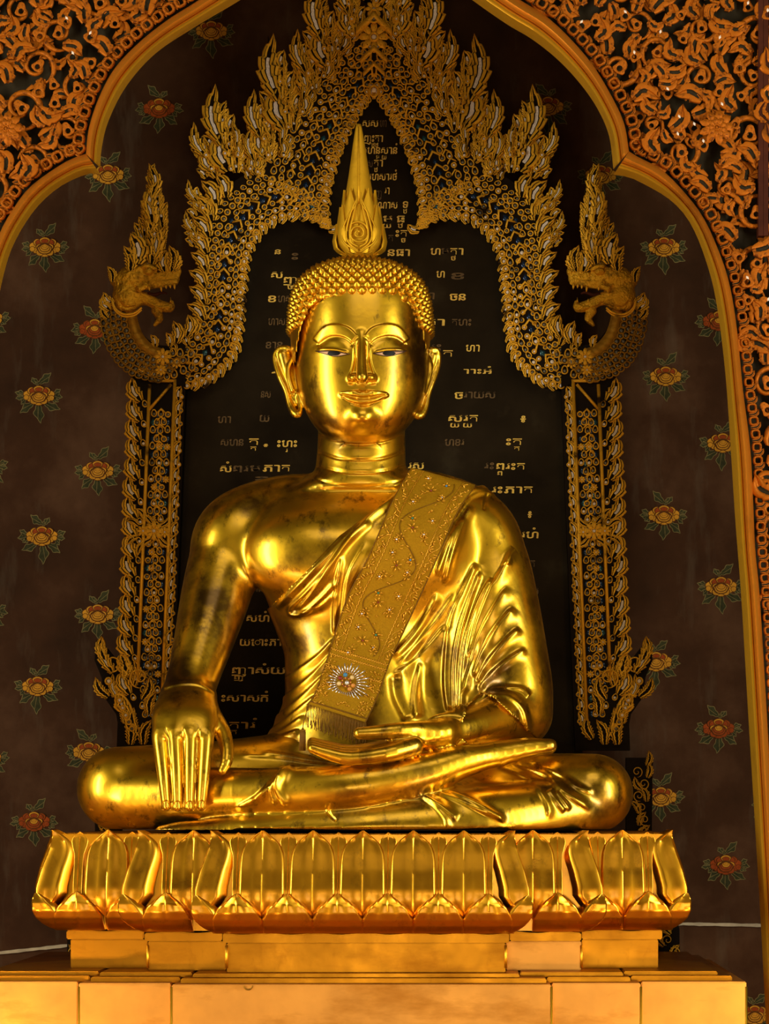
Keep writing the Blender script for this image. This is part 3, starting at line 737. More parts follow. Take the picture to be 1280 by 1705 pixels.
sw.build('flame_scroll', M['gold_finial'], finial, label='raised spiral and flame lines on the finial front')
# ------------------------------------------------------------------ setting
o = obj('floor', [(-9,-16,0),(9,-16,0),(9,4,0),(-9,4,0)], [(0,1,2,3)], M['floor']); o['kind'] = 'structure'
WY = 1.6
mb = MB(); mb.box((-4.2, WY, 0), (4.2, WY+.2, 7)); wall = mb.build('wall_back', M['wall'], smooth=False); wall['kind'] = 'structure'
for nm, a, b in (('trim_1', (-160, 1604), (125, 1573)), ('trim_2', (1120, 1538), (1330, 1542))):
    A, B = G(*a, WY-.012), G(*b, WY-.012); t = MB(); h = .0075
    n = 24; V = []; F = []
    for i in range(n+1):
        p = A+(B-A)*i/n; k = 1+.25*math.sin(i*2.1)*math.sin(i*.9)
        V += [(p[0], WY+.002, p[2]-h*k), (p[0], p[1], p[2]-h*k), (p[0], p[1], p[2]+h*k), (p[0], WY+.002, p[2]+h*k)]
    for i in range(n):
        for k in range(4): F.append((i*4+k, i*4+(k+1) % 4, i*4+4+(k+1) % 4, i*4+4+k))
    t.add(V, F); o = t.build(nm, M['rail'], smooth=False); o['kind'] = 'structure'

# ------------------------------------------------------------------ painted rose sprays on the wall
def leaf_out(x, y, ang, L, W, lobes=2):
    pts = []
    for sg in (1, -1):
        side = []
        for i in range(13):
            t = i/12; w = W*math.sin(math.pi*min(1, t*.86+.06))**.9*(1-t**4)
            w *= 1+.22*math.sin(t*math.pi*2*lobes+(.5 if sg > 0 else 1.6))
            bend = .16*L*t*t
            side.append((t*L, sg*w+bend))
        pts += side if sg > 0 else side[::-1]
    ca, sa = math.cos(ang), math.sin(ang)
    return [(x+u*ca-v*sa, y+u*sa+v*ca) for u, v in pts]
def rose_mesh(var, red):
    rnd = random.Random(var*13+5); leafm, rose = MB(), MB()
    def poly(mbx, pts, h, m):
        mbx.add([(p[0], -h, p[1]) for p in pts], [tuple(range(len(pts)))], m)
    def strip(mbx, pts, w, h, m, closed=True):
        P = np.asarray(pts, float); n = len(P)
        T = np.roll(P, -1, 0)-np.roll(P, 1, 0) if closed else np.gradient(P, axis=0)
        T /= np.linalg.norm(T, axis=1)[:, None]+1e-9; Nn = np.stack([-T[:, 1], T[:, 0]], 1)
        V = []
        for i in range(n): V += [(P[i, 0]+Nn[i, 0]*w, -h, P[i, 1]+Nn[i, 1]*w), (P[i, 0]-Nn[i, 0]*w, -h, P[i, 1]-Nn[i, 1]*w)]
        F = [(2*i, 2*i+1, 2*((i+1) % n)+1, 2*((i+1) % n)) for i in range(n if closed else n-1)]
        mbx.add(V, F, m)
    def leaf(x, y, a, L, W):
        a = math.radians(a+rnd.uniform(-8, 8)); L *= rnd.uniform(.9, 1.1); q = leaf_out(x, y, a, L, W)
        poly(leafm, q, .0010, 0); strip(leafm, q, .55, .0018, 1)
        strip(leafm, [(x+t*L*.75*math.cos(a), y+t*L*.75*math.sin(a)) for t in (0.1, .5, 1)], .4, .0020, 1, False)
    # a leaf with curled stem on top, side leaves left and right, three hanging below
    leaf(1, 21, 38, 25, 6.5); leaf(-5, 20, 118, 13, 4.5); leaf(-3, 17, 80, 9, 3)
    for s in (1, -1):
        leaf(s*24, 2, 90-s*62, 15, 4.6); leaf(s*25, -1, 90-s*100, 15, 4.6); leaf(s*22, -4, 90-s*132, 13, 4)
        leaf(s*10, -13, -90+s*58, 26, 6.5)
    leaf(-1, -14, -98, 30, 8)
    k = 0
    def petal(x, y, rx, ry, m):
        nonlocal k; k += 1; h = .0024+.00035*k
        q = [(x+rx*math.cos(t)*(1+.06*math.sin(5*t)), y+ry*math.sin(t)) for t in np.linspace(0, 2*math.pi, 16)[:-1]]
        poly(rose, [(x+(a-x)*1.17, y+(b-y)*1.2) for a, b in q], h-.0002, 1); poly(rose, q, h, m)
    out = 2 if red else 0
    for x, y, rx, ry in ((-19, 2, 6.5, 6), (19, 2, 6.5, 6), (-14, -5, 6, 5), (14, -5, 6, 5), (-21, -3, 4, 4), (21, -4, 4, 4), (-12, 8, 6.5, 5.5), (12, 8, 6.5, 5.5), (0, -11, 8, 5), (-8, -9, 6, 5), (8, -9, 6, 5)): petal(x, y, rx, ry, out)
    petal(-9, 7, 6, 5, 2); petal(9, 7, 6, 5, 2); petal(0, 11, 8, 5, 0); petal(0, 10, 5.6, 3.2, 2)
    for x, y, rx, ry in ((-8, 0, 6, 5), (8, 0, 6, 5), (0, -3, 11, 8), (0, -1.5, 8.5, 6), (0, .5, 6.2, 4.3), (0, 2, 4, 2.6), (0, 2.5, 2, 1.2)): petal(x, y, rx, ry, out if rx > 7 and red else 0)
    s = PS(WY)
    for m_ in (leafm, rose): m_.V = [np.asarray(v)*np.array((s, 1, s)) for v in m_.V]
    L = mesh_data('painted_leaves', np.concatenate(leafm.V), leafm.F, [M['leaf'], M['leaf_edge']], False, leafm.mi)
    R = mesh_data('painted_rose', np.concatenate(rose.V), rose.F, [M['petal'], M['petal_line'], M['petal_red']], False, rose.mi)
    return R, L
RM = [rose_mesh(0, False), rose_mesh(1, False), rose_mesh(2, False), rose_mesh(3, True)]
roses = [(75, 412, 0), (265, 181, 3), (352, 52, 1), (180, 291, 1), (158, 548, 3), (65, 659, 1), (163, 784, 0), (70, 893, 2), (163, 1023, 0), (63, 1143, 2), (148, 1252, 1), (57, 1368, 3), (-22, 530, 0), (-26, 775, 1), (-27, 1018, 2), (-24, 1262, 0),
         (912, 178, 1), (1000, 292, 0), (1105, 412, 1), (1196, 535, 3), (1108, 627, 0), (1203, 738, 2), (1105, 858, 0), (1200, 977, 1), (1092, 1102, 2), (1196, 1213, 3), (1100, 1327, 0), (1208, 1440, 3), (1290, 1338, 1), (1256, 1690, 2)]
for i, (x, y, v) in enumerate(roses):
    p = G(x, y, WY); r = bpy.data.objects.new('painted_rose', RM[v][0]); COL.objects.link(r)
    l = bpy.data.objects.new('painted_leaves', RM[v][1]); COL.objects.link(l)
    mir = -1 if i % 3 == 1 else 1
    for ob in (r, l): ob.location = p; ob.scale = (mir*1.0, 1, 1.0)
    r.parent = wall; l.parent = r; l.location = (0, 0, 0); l.scale = (1, 1, 1)

# ------------------------------------------------------------------ lotus throne
throne = thing('lotus_throne', 'golden double lotus petal throne that carries the Buddha', 'throne', tuple(G(603, 1556, 0)))
YL = {'C': -.72, '2': -.60, '3': -.48}
ZT = lambda py: G(0, py, -.72)[2]
OUT = ([1378, 1384, 1392, 1404, 1418, 1450, 1480, 1500, 1516, 1536], [1.5, 0, -1.0, 1.0, 5, 16, 23.5, 24, 21, 11])
def big_w(py): return np.interp(py, [1382, 1386, 1392, 1400, 1410, 1421, 1436, 1460, 1493, 1506, 1520, 1533], [0.2, 5.5, 14, 24, 31.5, 35.5, 37, 37.5, 38, 28, 13, 0.3])
def small_w(py): return np.interp(py, [1386, 1391, 1400, 1410, 1424, 1440, 1500], [0.2, 8, 15, 13, 8.5, 7.5, 7.5])
def low_w(py): return np.interp(py, [1487, 1492, 1500, 1512, 1530, 1555], [0.3, 9, 20, 32, 42, 43])
LOW = ([1484, 1494, 1506, 1520, 1532, 1542, 1550, 1555], [27, 31.5, 34.5, 34, 29, 20, 9, -2])
def petal(name, sec, cx, wf, py0, py1, tab, doff=0.0, corner=0, side=None, rim=.0055, crease=.010, hw=1.0, n=30):
    Y = YL[sec]; s = .0023; base = G(cx, 1400, Y); V = []; F = []; m = 13
    us = np.array([-1, -.93, -.86, -.7, -.4, -.07, 0, .07, .4, .7, .86, .93, 1])
    for layer in (0, 1):
        for i in range(n):
            py = py0+(py1-py0)*i/(n-1); w = wf(py)*s*hw; ob = np.interp(py, tab[0], tab[1])*s+doff
            for u in us:
                a = abs(u)
                o = ob-crease*a**1.4*min(1, w/.05)+rim*(1 if .84 < a < .95 else 0)*min(1, w/.04)-.0028*math.exp(-(u/.05)**2)
                if layer: o -= .022
                if side is not None:      # petal on the flank, facing sideways
                    x = base[0]+side*o; yy = base[1]+u*w
                elif corner == 0: x = base[0]+u*w; yy = base[1]-o
                else:                     # folded round the corner: one half in front, one half on the flank
                    f = u*(-corner)       # >0 on the front half
                    if f >= 0: x = base[0]+corner*o-corner*a*w; yy = base[1]-o
                    else: x = base[0]+corner*o; yy = base[1]-o+a*w
                V.append((x, yy, ZT(py)))
    nm = n*m
    for L in (0, 1):
        for i in range(n-1):
            for j in range(m-1):
                q = (L*nm+i*m+j, L*nm+i*m+j+1, L*nm+(i+1)*m+j+1, L*nm+(i+1)*m+j); F.append(q[::-1] if L == 0 else q)
    for i in range(n-1):
        for j in (0, m-1): a = i*m+j; F.append((a, a+m, a+m+nm, a+nm))
    for i in (0, n-1):
        for j in range(m-1): a = i*m+j; F.append((a, a+1, a+1+nm, a+nm))
    o_ = obj(name, V, F, M['gold_petal'], throne, autosmooth=38)
    bm = bmesh.new(); bm.from_mesh(o_.data); bmesh.ops.recalc_face_normals(bm, faces=bm.faces); bm.to_mesh(o_.data); bm.free()
    return o_
SECT = {'C': dict(big=[437, 521, 604, 688, 772], small=[396, 480, 563, 646, 730, 813], corner=[(350, -1), (858, 1)], span=(350, 858)),
        '2': dict(big=[322, 887], small=[279, 928], corner=[(229, -1), (980, 1)], span=(229, 980)),
        '3': dict(big=[180, 1036], small=[132, 219, 995, 1078], corner=[(86, -1), (1120, 1)], span=(86, 1120))}
for sec, d in SECT.items():
    for x in d['big']: petal('upper_petal', sec, x, big_w, 1534, 1383, OUT)
    for x in d['small']:
        petal('filler_petal', sec, x, small_w, 1503, 1386, OUT, -.010, crease=.004, rim=.002)
        petal('lower_petal', sec, x, low_w, 1555, 1487, LOW, -.002, crease=.020, rim=.007)
    for x, sg in d['corner']:
        petal('upper_petal', sec, x, big_w, 1534, 1383, OUT, corner=sg)
        petal('lower_petal', sec, x, low_w, 1555, 1490, LOW, -.012, corner=sg, crease=.006, rim=.003)
for x, sg in ((86, -1), (1120, 1)):
    for k in range(3):
        YL['s'] = -.25+k*.2; petal('upper_petal', 's', x, big_w, 1534, 1384, OUT, side=sg)
mb = MB(); rim = MB()
for sec, d in SECT.items():
    Y = YL[sec]; a, b = G(d['span'][0], 1400, Y)[0], G(d['span'][1], 1400, Y)[0]
    mb.box((a+.012, Y+.012, ZT(1553)), (b-.012, .62, ZT(1390)))
    rim.box((a+.024, Y+.030, ZT(1402)), (b-.014, .60, ZT(1388.5)))
mb.build('throne_core', M['gold_petal'], throne, smooth=False)
M['pollen'] = gold('rough gilt rim', (0.50, 0.20, 0.010), (0.12, 0.045, 0.005), .35, .5, bmp=1.0, bscale=90, bdist=.02)
rim.build('throne_rim', M['pollen'], throne, smooth=False)

# ------------------------------------------------------------------ plinth and pedestal built of stepped blocks
def block(name, parent, x0, x1, Y, pa, pb, mat, Yr, bev=.006, back=.62, top_wave=0.0, label=None):
    za, zb = (pa if pa < 10 else G(0, pa, Yr)[2]), ((pb if pb < 10 else G(0, pb, Yr)[2]) if pb is not None else 0.0)
    xa, xb = G(x0, 0, Y)[0]+.0012, G(x1, 0, Y)[0]-.0012
    bm = bmesh.new(); bmesh.ops.create_cube(bm, size=1)
    for v in bm.verts: v.co = ((xa+xb)/2+v.co.x*(xb-xa), (Y+back)/2+v.co.y*(back-Y), (za+zb)/2+v.co.z*(za-zb))
    bmesh.ops.bevel(bm, geom=bm.edges[:], offset=bev, segments=2, affect='EDGES')
    if top_wave:
        bmesh.ops.subdivide_edges(bm, edges=[e for e in bm.edges if abs(e.verts[0].co.x-e.verts[1].co.x) > .1], cuts=40)
        for v in bm.verts:
            if v.co.z > (za+zb)/2: v.co.z += top_wave*math.sin(v.co.x*2*math.pi/.19)
    me = bpy.data.meshes.new(name); bm.to_mesh(me); bm.free(); me.materials.append(mat)
    o = bpy.data.objects.new(name, me); COL.objects.link(o); attach(o, parent)
    if label: o['label'] = label
    return o
plinth = thing('plinth', 'low stepped golden plinth course under the lotus throne', 'plinth', tuple(G(603, 1620, 0)))
for x0, x1, Y in ((110, 240, -.42), (240, 370, -.54), (370, 848, -.655), (848, 968, -.54), (968, 1103, -.42)):
    block('moulding', plinth, x0, x1, Y, ZT(1555.3)-.003, 1570, M['gold_plinth'], -.655, .004, top_wave=.003)
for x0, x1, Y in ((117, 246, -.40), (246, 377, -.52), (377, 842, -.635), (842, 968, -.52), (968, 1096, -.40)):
    block('plinth_block', plinth, x0, x1, Y, 1570.9, G(0, 1621.2, -.69)[2], M['gold_pale' if x0 == 842 else 'gold_plinth'], -.655, .003, label='plinth block painted paler for its brighter reflection' if x0 == 842 else None)  # one block paler: its stronger reflection is put into the colour
pl_line = []
for x, Y in ((246, -.535), (377, -.655), (842, -.655), (968, -.535)):
    t = MB(); a, b = G(x, 1574, Y+.014), G(x, 1612, Y+.014); t.tube([a, b], .0055, 8); t.build('corner_bead', M['gold_line'], plinth)
ped = thing('pedestal', 'broad golden altar pedestal at the bottom with stepped ledges', 'pedestal', (0.0, 0.0, 0.0))
for x0, x1, Y in ((-22, 165, -.56), (165, 320, -.62), (320, 865, -.69), (865, 1038, -.62), (1038, 1195, -.56)):
    block('ledge_board', ped, x0, x1, Y, 1621.3, 1629, M['gold_plinth'], -.69, .004)
for x0, x1, Y in ((-45, 150, -.60), (150, 300, -.665), (300, 910, -.735), (910, 1050, -.665), (1050, 1219, -.60)):
    block('ledge_board', ped, x0, x1, Y, 1629.3, 1639, M['gold_plinth'], -.735, .004)
for x0, x1, Y in ((-70, 130, -.65), (130, 285, -.72), (285, 918, -.79), (918, 1067, -.72), (1067, 1243, -.65)):
    block('panel', ped, x0, x1, Y, 1639.5, None, M['gold_pale'], -.79, .004)
for x, Y in ((131.5, -.718), (285.5, -.788), (918, -.788), (1067, -.718), (1242, -.648)):
    t = MB(); a = G(x, 1643, Y); b = a.copy(); b[2] = .02; t.tube([a, b], .005, 8); t.build('joint_bead', M['gold_line'], ped)
t = MB(); c = G(413, 1641, -.795); t.tube([c+np.array((.016*math.cos(q), 0, .016*math.sin(q))) for q in np.linspace(math.pi, 2*math.pi, 14)], .0028, 6); t.build('ring_hook', M['gilt_dark'], ped)
# ------------------------------------------------------------------ carved backdrop frame: templates in pixel units (u right, v up, h out of the wall)
def T_ring(r=1.0, t=.30, n=12, m=6, dot=True, pointed=0.0, sq=0.0):
    """ring or teardrop cup with an inlaid cabochon; material 0 gilt, 1 inlay"""
    V, F, mi = [], [], []
    for i in range(n):
        a = 2*math.pi*i/n; ca, sa = math.cos(a), math.sin(a)
        rr = r*(1+pointed*max(0, sa)**4)
        if sq: rr = r*(1+sq*abs(math.sin(2*a)))
        for k in range(m):
            q = 2*math.pi*k/m
            V.append(((rr+t*math.cos(q))*ca, (rr+t*math.cos(q))*sa, t*.9+t*1.0*math.sin(q)))
    for i in range(n):
        for k in range(m): F.append((i*m+k, ((i+1) % n)*m+k, ((i+1) % n)*m+(k+1) % m, i*m+(k+1) % m)); mi.append(0)
    if dot:
        b = len(V); R = r*.62
        for rr, hh in ((R, 0.05), (R*.85, t*.8), (R*.45, t*1.15)):
            for k in range(8): V.append((rr*math.cos(k*math.pi/4), rr*math.sin(k*math.pi/4), hh))
        V.append((0, 0, t*1.25))
        for i in range(2):
            for k in range(8): F.append((b+i*8+k, b+i*8+(k+1) % 8, b+(i+1)*8+(k+1) % 8, b+(i+1)*8+k)); mi.append(1)
        for k in range(8): F.append((b+16+k, b+16+(k+1) % 8, b+24)); mi.append(1)
    return V, F, mi
def T_flame(lobes=3, curl=.32, w=.30, inlay=True, n=44, ser=.46, hook=.0, plain=False):
    """kanok flame leaf, base at origin, tip at (0,1): raised rim, dark groove, pearl slip"""
    V, F, mi = [], [], []
    prof = [(-1.0, 0.0, 0), (-.95, .06, 0), (-.72, .085, 1), (-.66, .03, 1), (-.60, .03, 0), (-.55, .08, 0), (-.28, .075, 1), (-.17, .02, 2), (.17, .02, 1), (.28, .075, 0), (.55, .08, 1), (.60, .03, 1), (.66, .03, 0), (.72, .085, 0), (.95, .06, 0), (1.0, 0.0, 0)]
    if plain: prof = [(-1.0, 0.0, 0), (-.94, .09, 0), (-.6, .12, 0), (-.26, .10, 1), (-.16, .02, 1), (.16, .02, 1), (.26, .10, 0), (.6, .12, 0), (.94, .09, 0), (1.0, 0.0, 0)]
    for i in range(n):
        t = i/(n-1)
        x = curl*math.sin(t*math.pi*1.55-.35)*(.25+.75*t)*.55+curl*.19+hook*t*t*t
        dx = curl*math.cos(t*math.pi*1.55-.35)*math.pi*1.55*(.25+.75*t)*.55
        ww = w*(math.sin(math.pi*min(1, .12+t*.70))**.85)*(1-t**5)*(1-.25*t)
        saw = (t*lobes*1.6) % 1.0; saw = saw**1.3
        wl = ww*(1+ser*(saw-.35)*(1 if t < .9 else .2)); wr = ww*(1+ser*((saw+.5) % 1.0-.35)*(1 if t < .9 else .2))
        L = math.hypot(1, dx); nx, ny = 1/L, -dx/L
        for u, h, _ in prof:
            q = u*(wl if u < 0 else wr)
            V.append((x+nx*q, t+ny*q, h*(1-t*.45)+.02))
    m = len(prof)
    for i in range(n-1):
        for j in range(m-1):
            F.append((i*m+j, i*m+j+1, (i+1)*m+j+1, (i+1)*m+j)); t = i/(n-1)
            g = prof[j][2]; mi.append((2 if inlay and .2 < t < .66 else 1) if g == 2 else (g if (t < .8 and not plain) or .12 < t < .58 else 0))
    b = len(V)
    for i in range(n):      # skirt down to the wall
        for j in (0, m-1): V.append((V[i*m+j][0], V[i*m+j][1], -.06))
    for i in range(n-1):
        F.append((i*m, (i+1)*m, b+2*(i+1), b+2*i)); mi.append(1)
        F.append((i*m+m-1, b+2*i+1, b+2*(i+1)+1, (i+1)*m+m-1)); mi.append(1)
    return V, F, mi
def T_chevron(w=1.0, t=.16, h=.25):
    V, F, mi = [], [], []
    P = [(-w, -.45*w), (0, .55*w), (w, -.45*w)]
    for (x, y) in P:
        for dy, hh in ((-t, 0), (-t*.7, h), (t*.7, h), (t, 0)): V.append((x, y+dy*1.5, hh))
    for i in range(2):
        for k in range(3): F.append((i*4+k, (i+1)*4+k, (i+1)*4+k+1, i*4+k+1)); mi.append(0)
    F += [(0, 1, 2, 3), (11, 10, 9, 8)]; mi += [0, 0]
    return V, F, mi
def T_tile(w=1.0, l=1.3):
    V = [(-w, 0, 0), (0, -l, 0), (w, 0, 0), (0, l, 0), (-w*.8, 0, .2), (0, -l*.8, .2), (w*.8, 0, .2), (0, l*.8, .2)]
    F = [(4, 5, 6, 7)]+[(k, (k+1) % 4, 4+(k+1) % 4, 4+k) for k in range(4)]
    return V, F, [0]*5
def T_curl(turns=1.35, t=.10, n=34, m=6):
    P = []; R = []
    for i in range(n):
        s = i/(n-1); a = -math.pi/2+turns*2*math.pi*s; r = .95*(1-s)**.8+.10
        P.append((r*math.cos(a), r*math.sin(a), .10)); R.append(t*(1.15-.5*s)*(0.35+.65*sm(s, 0, .15)))
    P = np.array(P); V, F = tube_geo(np.stack([P[:, 0], -P[:, 2], P[:, 1]], 1), R, m)
    V = [(v[0], v[2], -v[1]) for v in V]
    return V, F, [0]*len(F)
def T_eye(n=20):
    """pierced drop leaf with an eye hole and two side flicks"""
    V, F, mi = [], [], []
    for i in range(n):
        a = 2*math.pi*i/n; ca, sa = math.cos(a), math.sin(a)
        ro = .55*(1+.95*max(0, sa)**5+.35*max(0, math.cos(a-math.radians(-25)))**10+.35*max(0, math.cos(a-math.radians(205)))**10)
        for rr, h in ((ro, 0), (ro*.97, .13), (ro*.72, .17), (.30, .12), (.26, 0.0)): V.append((rr*ca, rr*sa, h))
    for i in range(n):
        j = (i+1) % n
        for k in range(4): F.append((i*5+k, j*5+k, j*5+k+1, i*5+k+1)); mi.append(0 if k < 3 else 1)
    return V, F, mi
def T_rosette(n=8):
    V, F, mi = [], [], []
    for p in range(n):
        a0 = 2*math.pi*p/n; b = len(V)
        for r, w, h in ((.28, .10, .12), (.55, .21, .22), (.80, .20, .16), (1.0, .03, .05)):
            for u in (-1, 0, 1):
                V.append((r*math.cos(a0)-u*w*math.sin(a0), r*math.sin(a0)+u*w*math.cos(a0), h-(.09 if u else 0)))
        for i in range(3):
            for j in range(2): F.append((b+i*3+j, b+(i+1)*3+j, b+(i+1)*3+j+1, b+i*3+j+1)); mi.append(0)
    v, f, m_ = T_ring(.26, .09, 10, 5); b = len(V); V += v; F += [tuple(i+b for i in q) for q in f]; mi += m_
    return V, F, mi
class Tpl:
    def __init__(s, name, geo, mats, autosmooth=None):
        V, F, mi = geo; s.V = np.array([(v[0], -v[2], v[1]) for v in V]); s.F = F; s.mi = mi; s.mats = mats; s.name = name
        s.me = mesh_data(name, s.V, F, mats, True, mi, autosmooth)
def emit(tpl, parent, inst, rest='stuff', limit=100, hs=1.0, name=None):
    """inst: (px, py, Y, angle clockwise from up in degrees, size px, mirror). The 100 largest are parts of their own, the rest is one part"""
    name = name or tpl.name
    inst = sorted(inst, key=lambda q: (not (0 < q[0] < 1280 and 0 < q[1] < 1660), -q[4])); mb = MB()   # those in view first, the largest leading
    for i, (px, py, Y, ang, size, mir) in enumerate(inst):
        p = G(px, py, Y); s = size*PS(Y); a = math.radians(ang)
        if i < limit:
            o = bpy.data.objects.new(name, tpl.me); COL.objects.link(o)
            o.location = p; o.rotation_euler = (0, a, 0); o.scale = (s*mir, s*hs, s); attach_m(o, parent)
        else:
            ca, sa = math.cos(a), math.sin(a); v = tpl.V*np.array((s*mir, s*hs, s))
            W = np.stack([v[:, 0]*ca+v[:, 2]*sa, v[:, 1], -v[:, 0]*sa+v[:, 2]*ca], 1)+p
            F = tpl.F if mir > 0 else [f[::-1] for f in tpl.F]
            b = mb.n; mb.V.append(W); mb.F += [tuple(k+b for k in f) for f in F]; mb.mi += tpl.mi; mb.n += len(W)
    if mb.n: mb.build(name, tpl.mats, parent, kind='stuff')
def attach_m(o, parent):
    o.parent = parent; P = WORLD[parent.name]; o.matrix_parent_inverse = P.inverted()
    WORLD[o.name] = Matrix.LocRotScale(o.location, o.rotation_euler, o.scale)

FY = 1.15; MX = 622.5
frame = thing('backdrop_frame', 'dark gilded carved frame with two naga heads and flame leaves behind the Buddha', 'carved frame', tuple(G(624, 1640, FY)))
dk = M['lacquer']
t_ring = Tpl('pearl_ring', T_ring(), [M['gilt'], M['pearl_dim']])
t_ringp = Tpl('pearl_ring', T_ring(), [M['gilt'], M['pearl']])
t_cup = Tpl('teardrop_cup', T_ring(1.0, .26, 14, 6, True, .75), [M['gilt'], M['pearl_dim']])
t_cupp = Tpl('teardrop_cup', T_ring(1.0, .26, 14, 6, True, .75), [M['gilt'], M['pearl']])
t_scale = Tpl('scale_cup', T_ring(1.0, .24, 12, 5, True, .25), [M['gilt_dark'], M['pearl_dim']])
t_flame = Tpl('flame_leaf', T_flame(3.4, .22, .17, True, 60), [M['gilt'], dk, M['pearl']], 50)
t_flame2 = Tpl('flame_leaf', T_flame(4, .22, .25, False, 36), [M['gilt'], dk, M['pearl']], 50)
t_slip = Tpl('edge_leaf', T_flame(2, .24, .32, True, 26, .42), [M['gilt'], dk, M['pearl']], 50)
t_comma = Tpl('hem_leaf', T_flame(2, .34, .40, True, 16, .2, .2), [M['gilt'], dk, M['pearl']], 50)
t_chev = Tpl('chevron_bar', T_chevron(), [M['gilt']])
t_blue = Tpl('mirror_tile', T_tile(), [M['blue']]); t_teal = Tpl('mirror_tile', T_tile(), [M['teal']])
t_curl = Tpl('scroll_curl', T_curl(), [M['gilt']]); t_ros = Tpl('rosette', T_rosette(), [M['gilt'], M['pearl']])
L = {k: [] for k in ('ring', 'ringp', 'cup', 'cupp', 'scale', 'flame', 'flame2', 'slip', 'comma', 'chev', 'blue', 'teal', 'curl', 'ros')}
rnd = random.Random(11)
def put(k, x, y, ang, size, mir=1, Y=FY, both=True, jit=0.0):
    x += rnd.uniform(-jit, jit); y += rnd.uniform(-jit, jit); ang += rnd.uniform(-5, 5)*(jit > 0)
    L[k].append((x, y, Y, ang, size, mir))
    if both: L[k].append((2*MX-x+rnd.uniform(-jit, jit), y+rnd.uniform(-jit, jit), Y, -ang, size, -mir))
def slab(pts, Y, thick, mat, name='backing', both=True, label=None):
    """thick panel with the outline pts, its back at depth Y"""
    for sd in ((0, 1) if both else (0,)):
        q = [(2*MX-x, y) if sd else (x, y) for x, y in pts]
        bm = bmesh.new(); vs = [bm.verts.new(G(x, y, Y)) for x, y in q]; f_ = bm.faces.new(vs)
        f_.normal_update(); bmesh.ops.triangulate(bm, faces=[f_])
        r = bmesh.ops.extrude_face_region(bm, geom=bm.faces[:])
        for v in r['geom']:
            if isinstance(v, bmesh.types.BMVert): v.co.y -= thick
        bmesh.ops.recalc_face_normals(bm, faces=bm.faces)
        me = bpy.data.meshes.new(name); bm.to_mesh(me); bm.free(); me.materials.append(mat)
        o = bpy.data.objects.new(name, me); COL.objects.link(o); attach(o, frame)
        if label: o['label'] = label
A_in = [(312, 652), (350, 642), (385, 614), (403, 575), (410, 510), (417, 440), (432, 402), (460, 376), (500, 368), (530, 374), (553, 390)]
A_out = [(268, 600), (300, 566), (318, 540), (327, 510), (331, 470), (334, 430), (342, 380), (365, 335), (405, 300), (450, 288), (520, 320)]
B_in = [(553, 390), (550, 350), (557, 300), (575, 245), (597, 198), (622.5, 162)]
B_out = [(440, 300), (452, 262), (478, 215), (515, 160), (560, 105), (622.5, 50)]
def region(a, b): return [tuple(p) for p in spline(a, 5)]+[tuple(p) for p in spline(b, 5)[::-1]]
slab(region(A_in, A_out), FY+.06, .06, dk); slab(region(B_in, B_out), FY+.055, .057, dk)
def strip_rows(inn, out, rows, n=160):
    I = resample(spline(inn, 8), n); O = resample(spline(out, 8), n)
    for r in rows:
        t = r['t']; P = I+(O-I)*t; Ln = plen(P); cnt = max(2, int(round(Ln/r['d'])))
        Q = resample(P, cnt+1); Q = (Q[:-1]+Q[1:])/2 if not r.get('off') else Q[1:-1]
        for k, q in enumerate(Q):
            i = int(np.argmin(((P-q)**2).sum(1))); i0, i1 = max(0, i-2), min(n-1, i+2)
            tg = P[i1]-P[i0]; tang = math.degrees(math.atan2(tg[0], -tg[1]))   # clockwise from up, along the strip
            kk = r['k'] if isinstance(r['k'], str) else r['k'][rnd.choices(range(len(r['k'])), r.get('w'))[0]]
            put(kk, q[0], q[1], tang+r.get('a', 0), r['s']*rnd.uniform(.92, 1.08), r.get('m', 1), FY-r.get('h', 0), jit=r.get('j', 0.5))
strip_rows(A_in, A_out, [
    dict(t=.02, d=17, k='comma', s=22, a=-62, m=1), dict(t=.15, d=13.2, k=['ring', 'ringp'], w=[.5, .5], s=4.4),
    dict(t=.28, d=12.5, k=['cup', 'cupp'], w=[.6, .4], s=4.4, a=0, j=1.2), dict(t=.40, d=14, k=['ring', 'ringp'], w=[.55, .45], s=3.7, j=1.5),
    dict(t=.52, d=22, k='chev', s=10, a=0), dict(t=.52, d=22, k=['blue', 'teal', 'cupp'], w=[.45, .15, .4], s=5.2, off=True, j=1),
    dict(t=.66, d=14, k=['cup', 'cupp', 'blue'], w=[.5, .35, .15], s=4.3, j=1.5), dict(t=.60, d=16, k='ring', s=3.0, off=True, j=1.5), dict(t=.78, d=12.8, k=['ring', 'ringp'], w=[.7, .3], s=4.4, j=.8),
    dict(t=.9, d=13.5, k='cup', s=3.6, a=40, j=1)])
strip_rows(B_in, B_out, [
    dict(t=.02, d=17, k='comma', s=22, a=-62), dict(t=.12, d=13, k=['cup', 'cupp'], w=[.7, .3], s=5.0, a=90),
    dict(t=.22, d=13, k=['ring', 'ringp'], w=[.7, .3], s=4.3, j=1), dict(t=.33, d=13, k=['cup', 'chev'], w=[.8, .2], s=4.6, j=1.5),
    dict(t=.45, d=21, k='chev', s=10, j=1), dict(t=.45, d=21, k=['blue', 'teal', 'cupp'], w=[.5, .15, .35], s=5.0, off=True, j=1),
    dict(t=.56, d=14, k=['ring', 'cup', 'blue'], w=[.5, .4, .1], s=4.2, j=1.6), dict(t=.68, d=18, k='chev', s=8, j=1.5), dict(t=.68, d=18, k=['cup', 'cupp', 'ringp'], w=[.5, .25, .25], s=4.4, off=True, j=1.5),
    dict(t=.80, d=14, k=['ring', 'ringp', 'cup'], w=[.4, .2, .4], s=4.2, j=1.6), dict(t=.91, d=15, k=['cup', 'ring'], w=[.6, .4], s=4.6, j=1.6)])
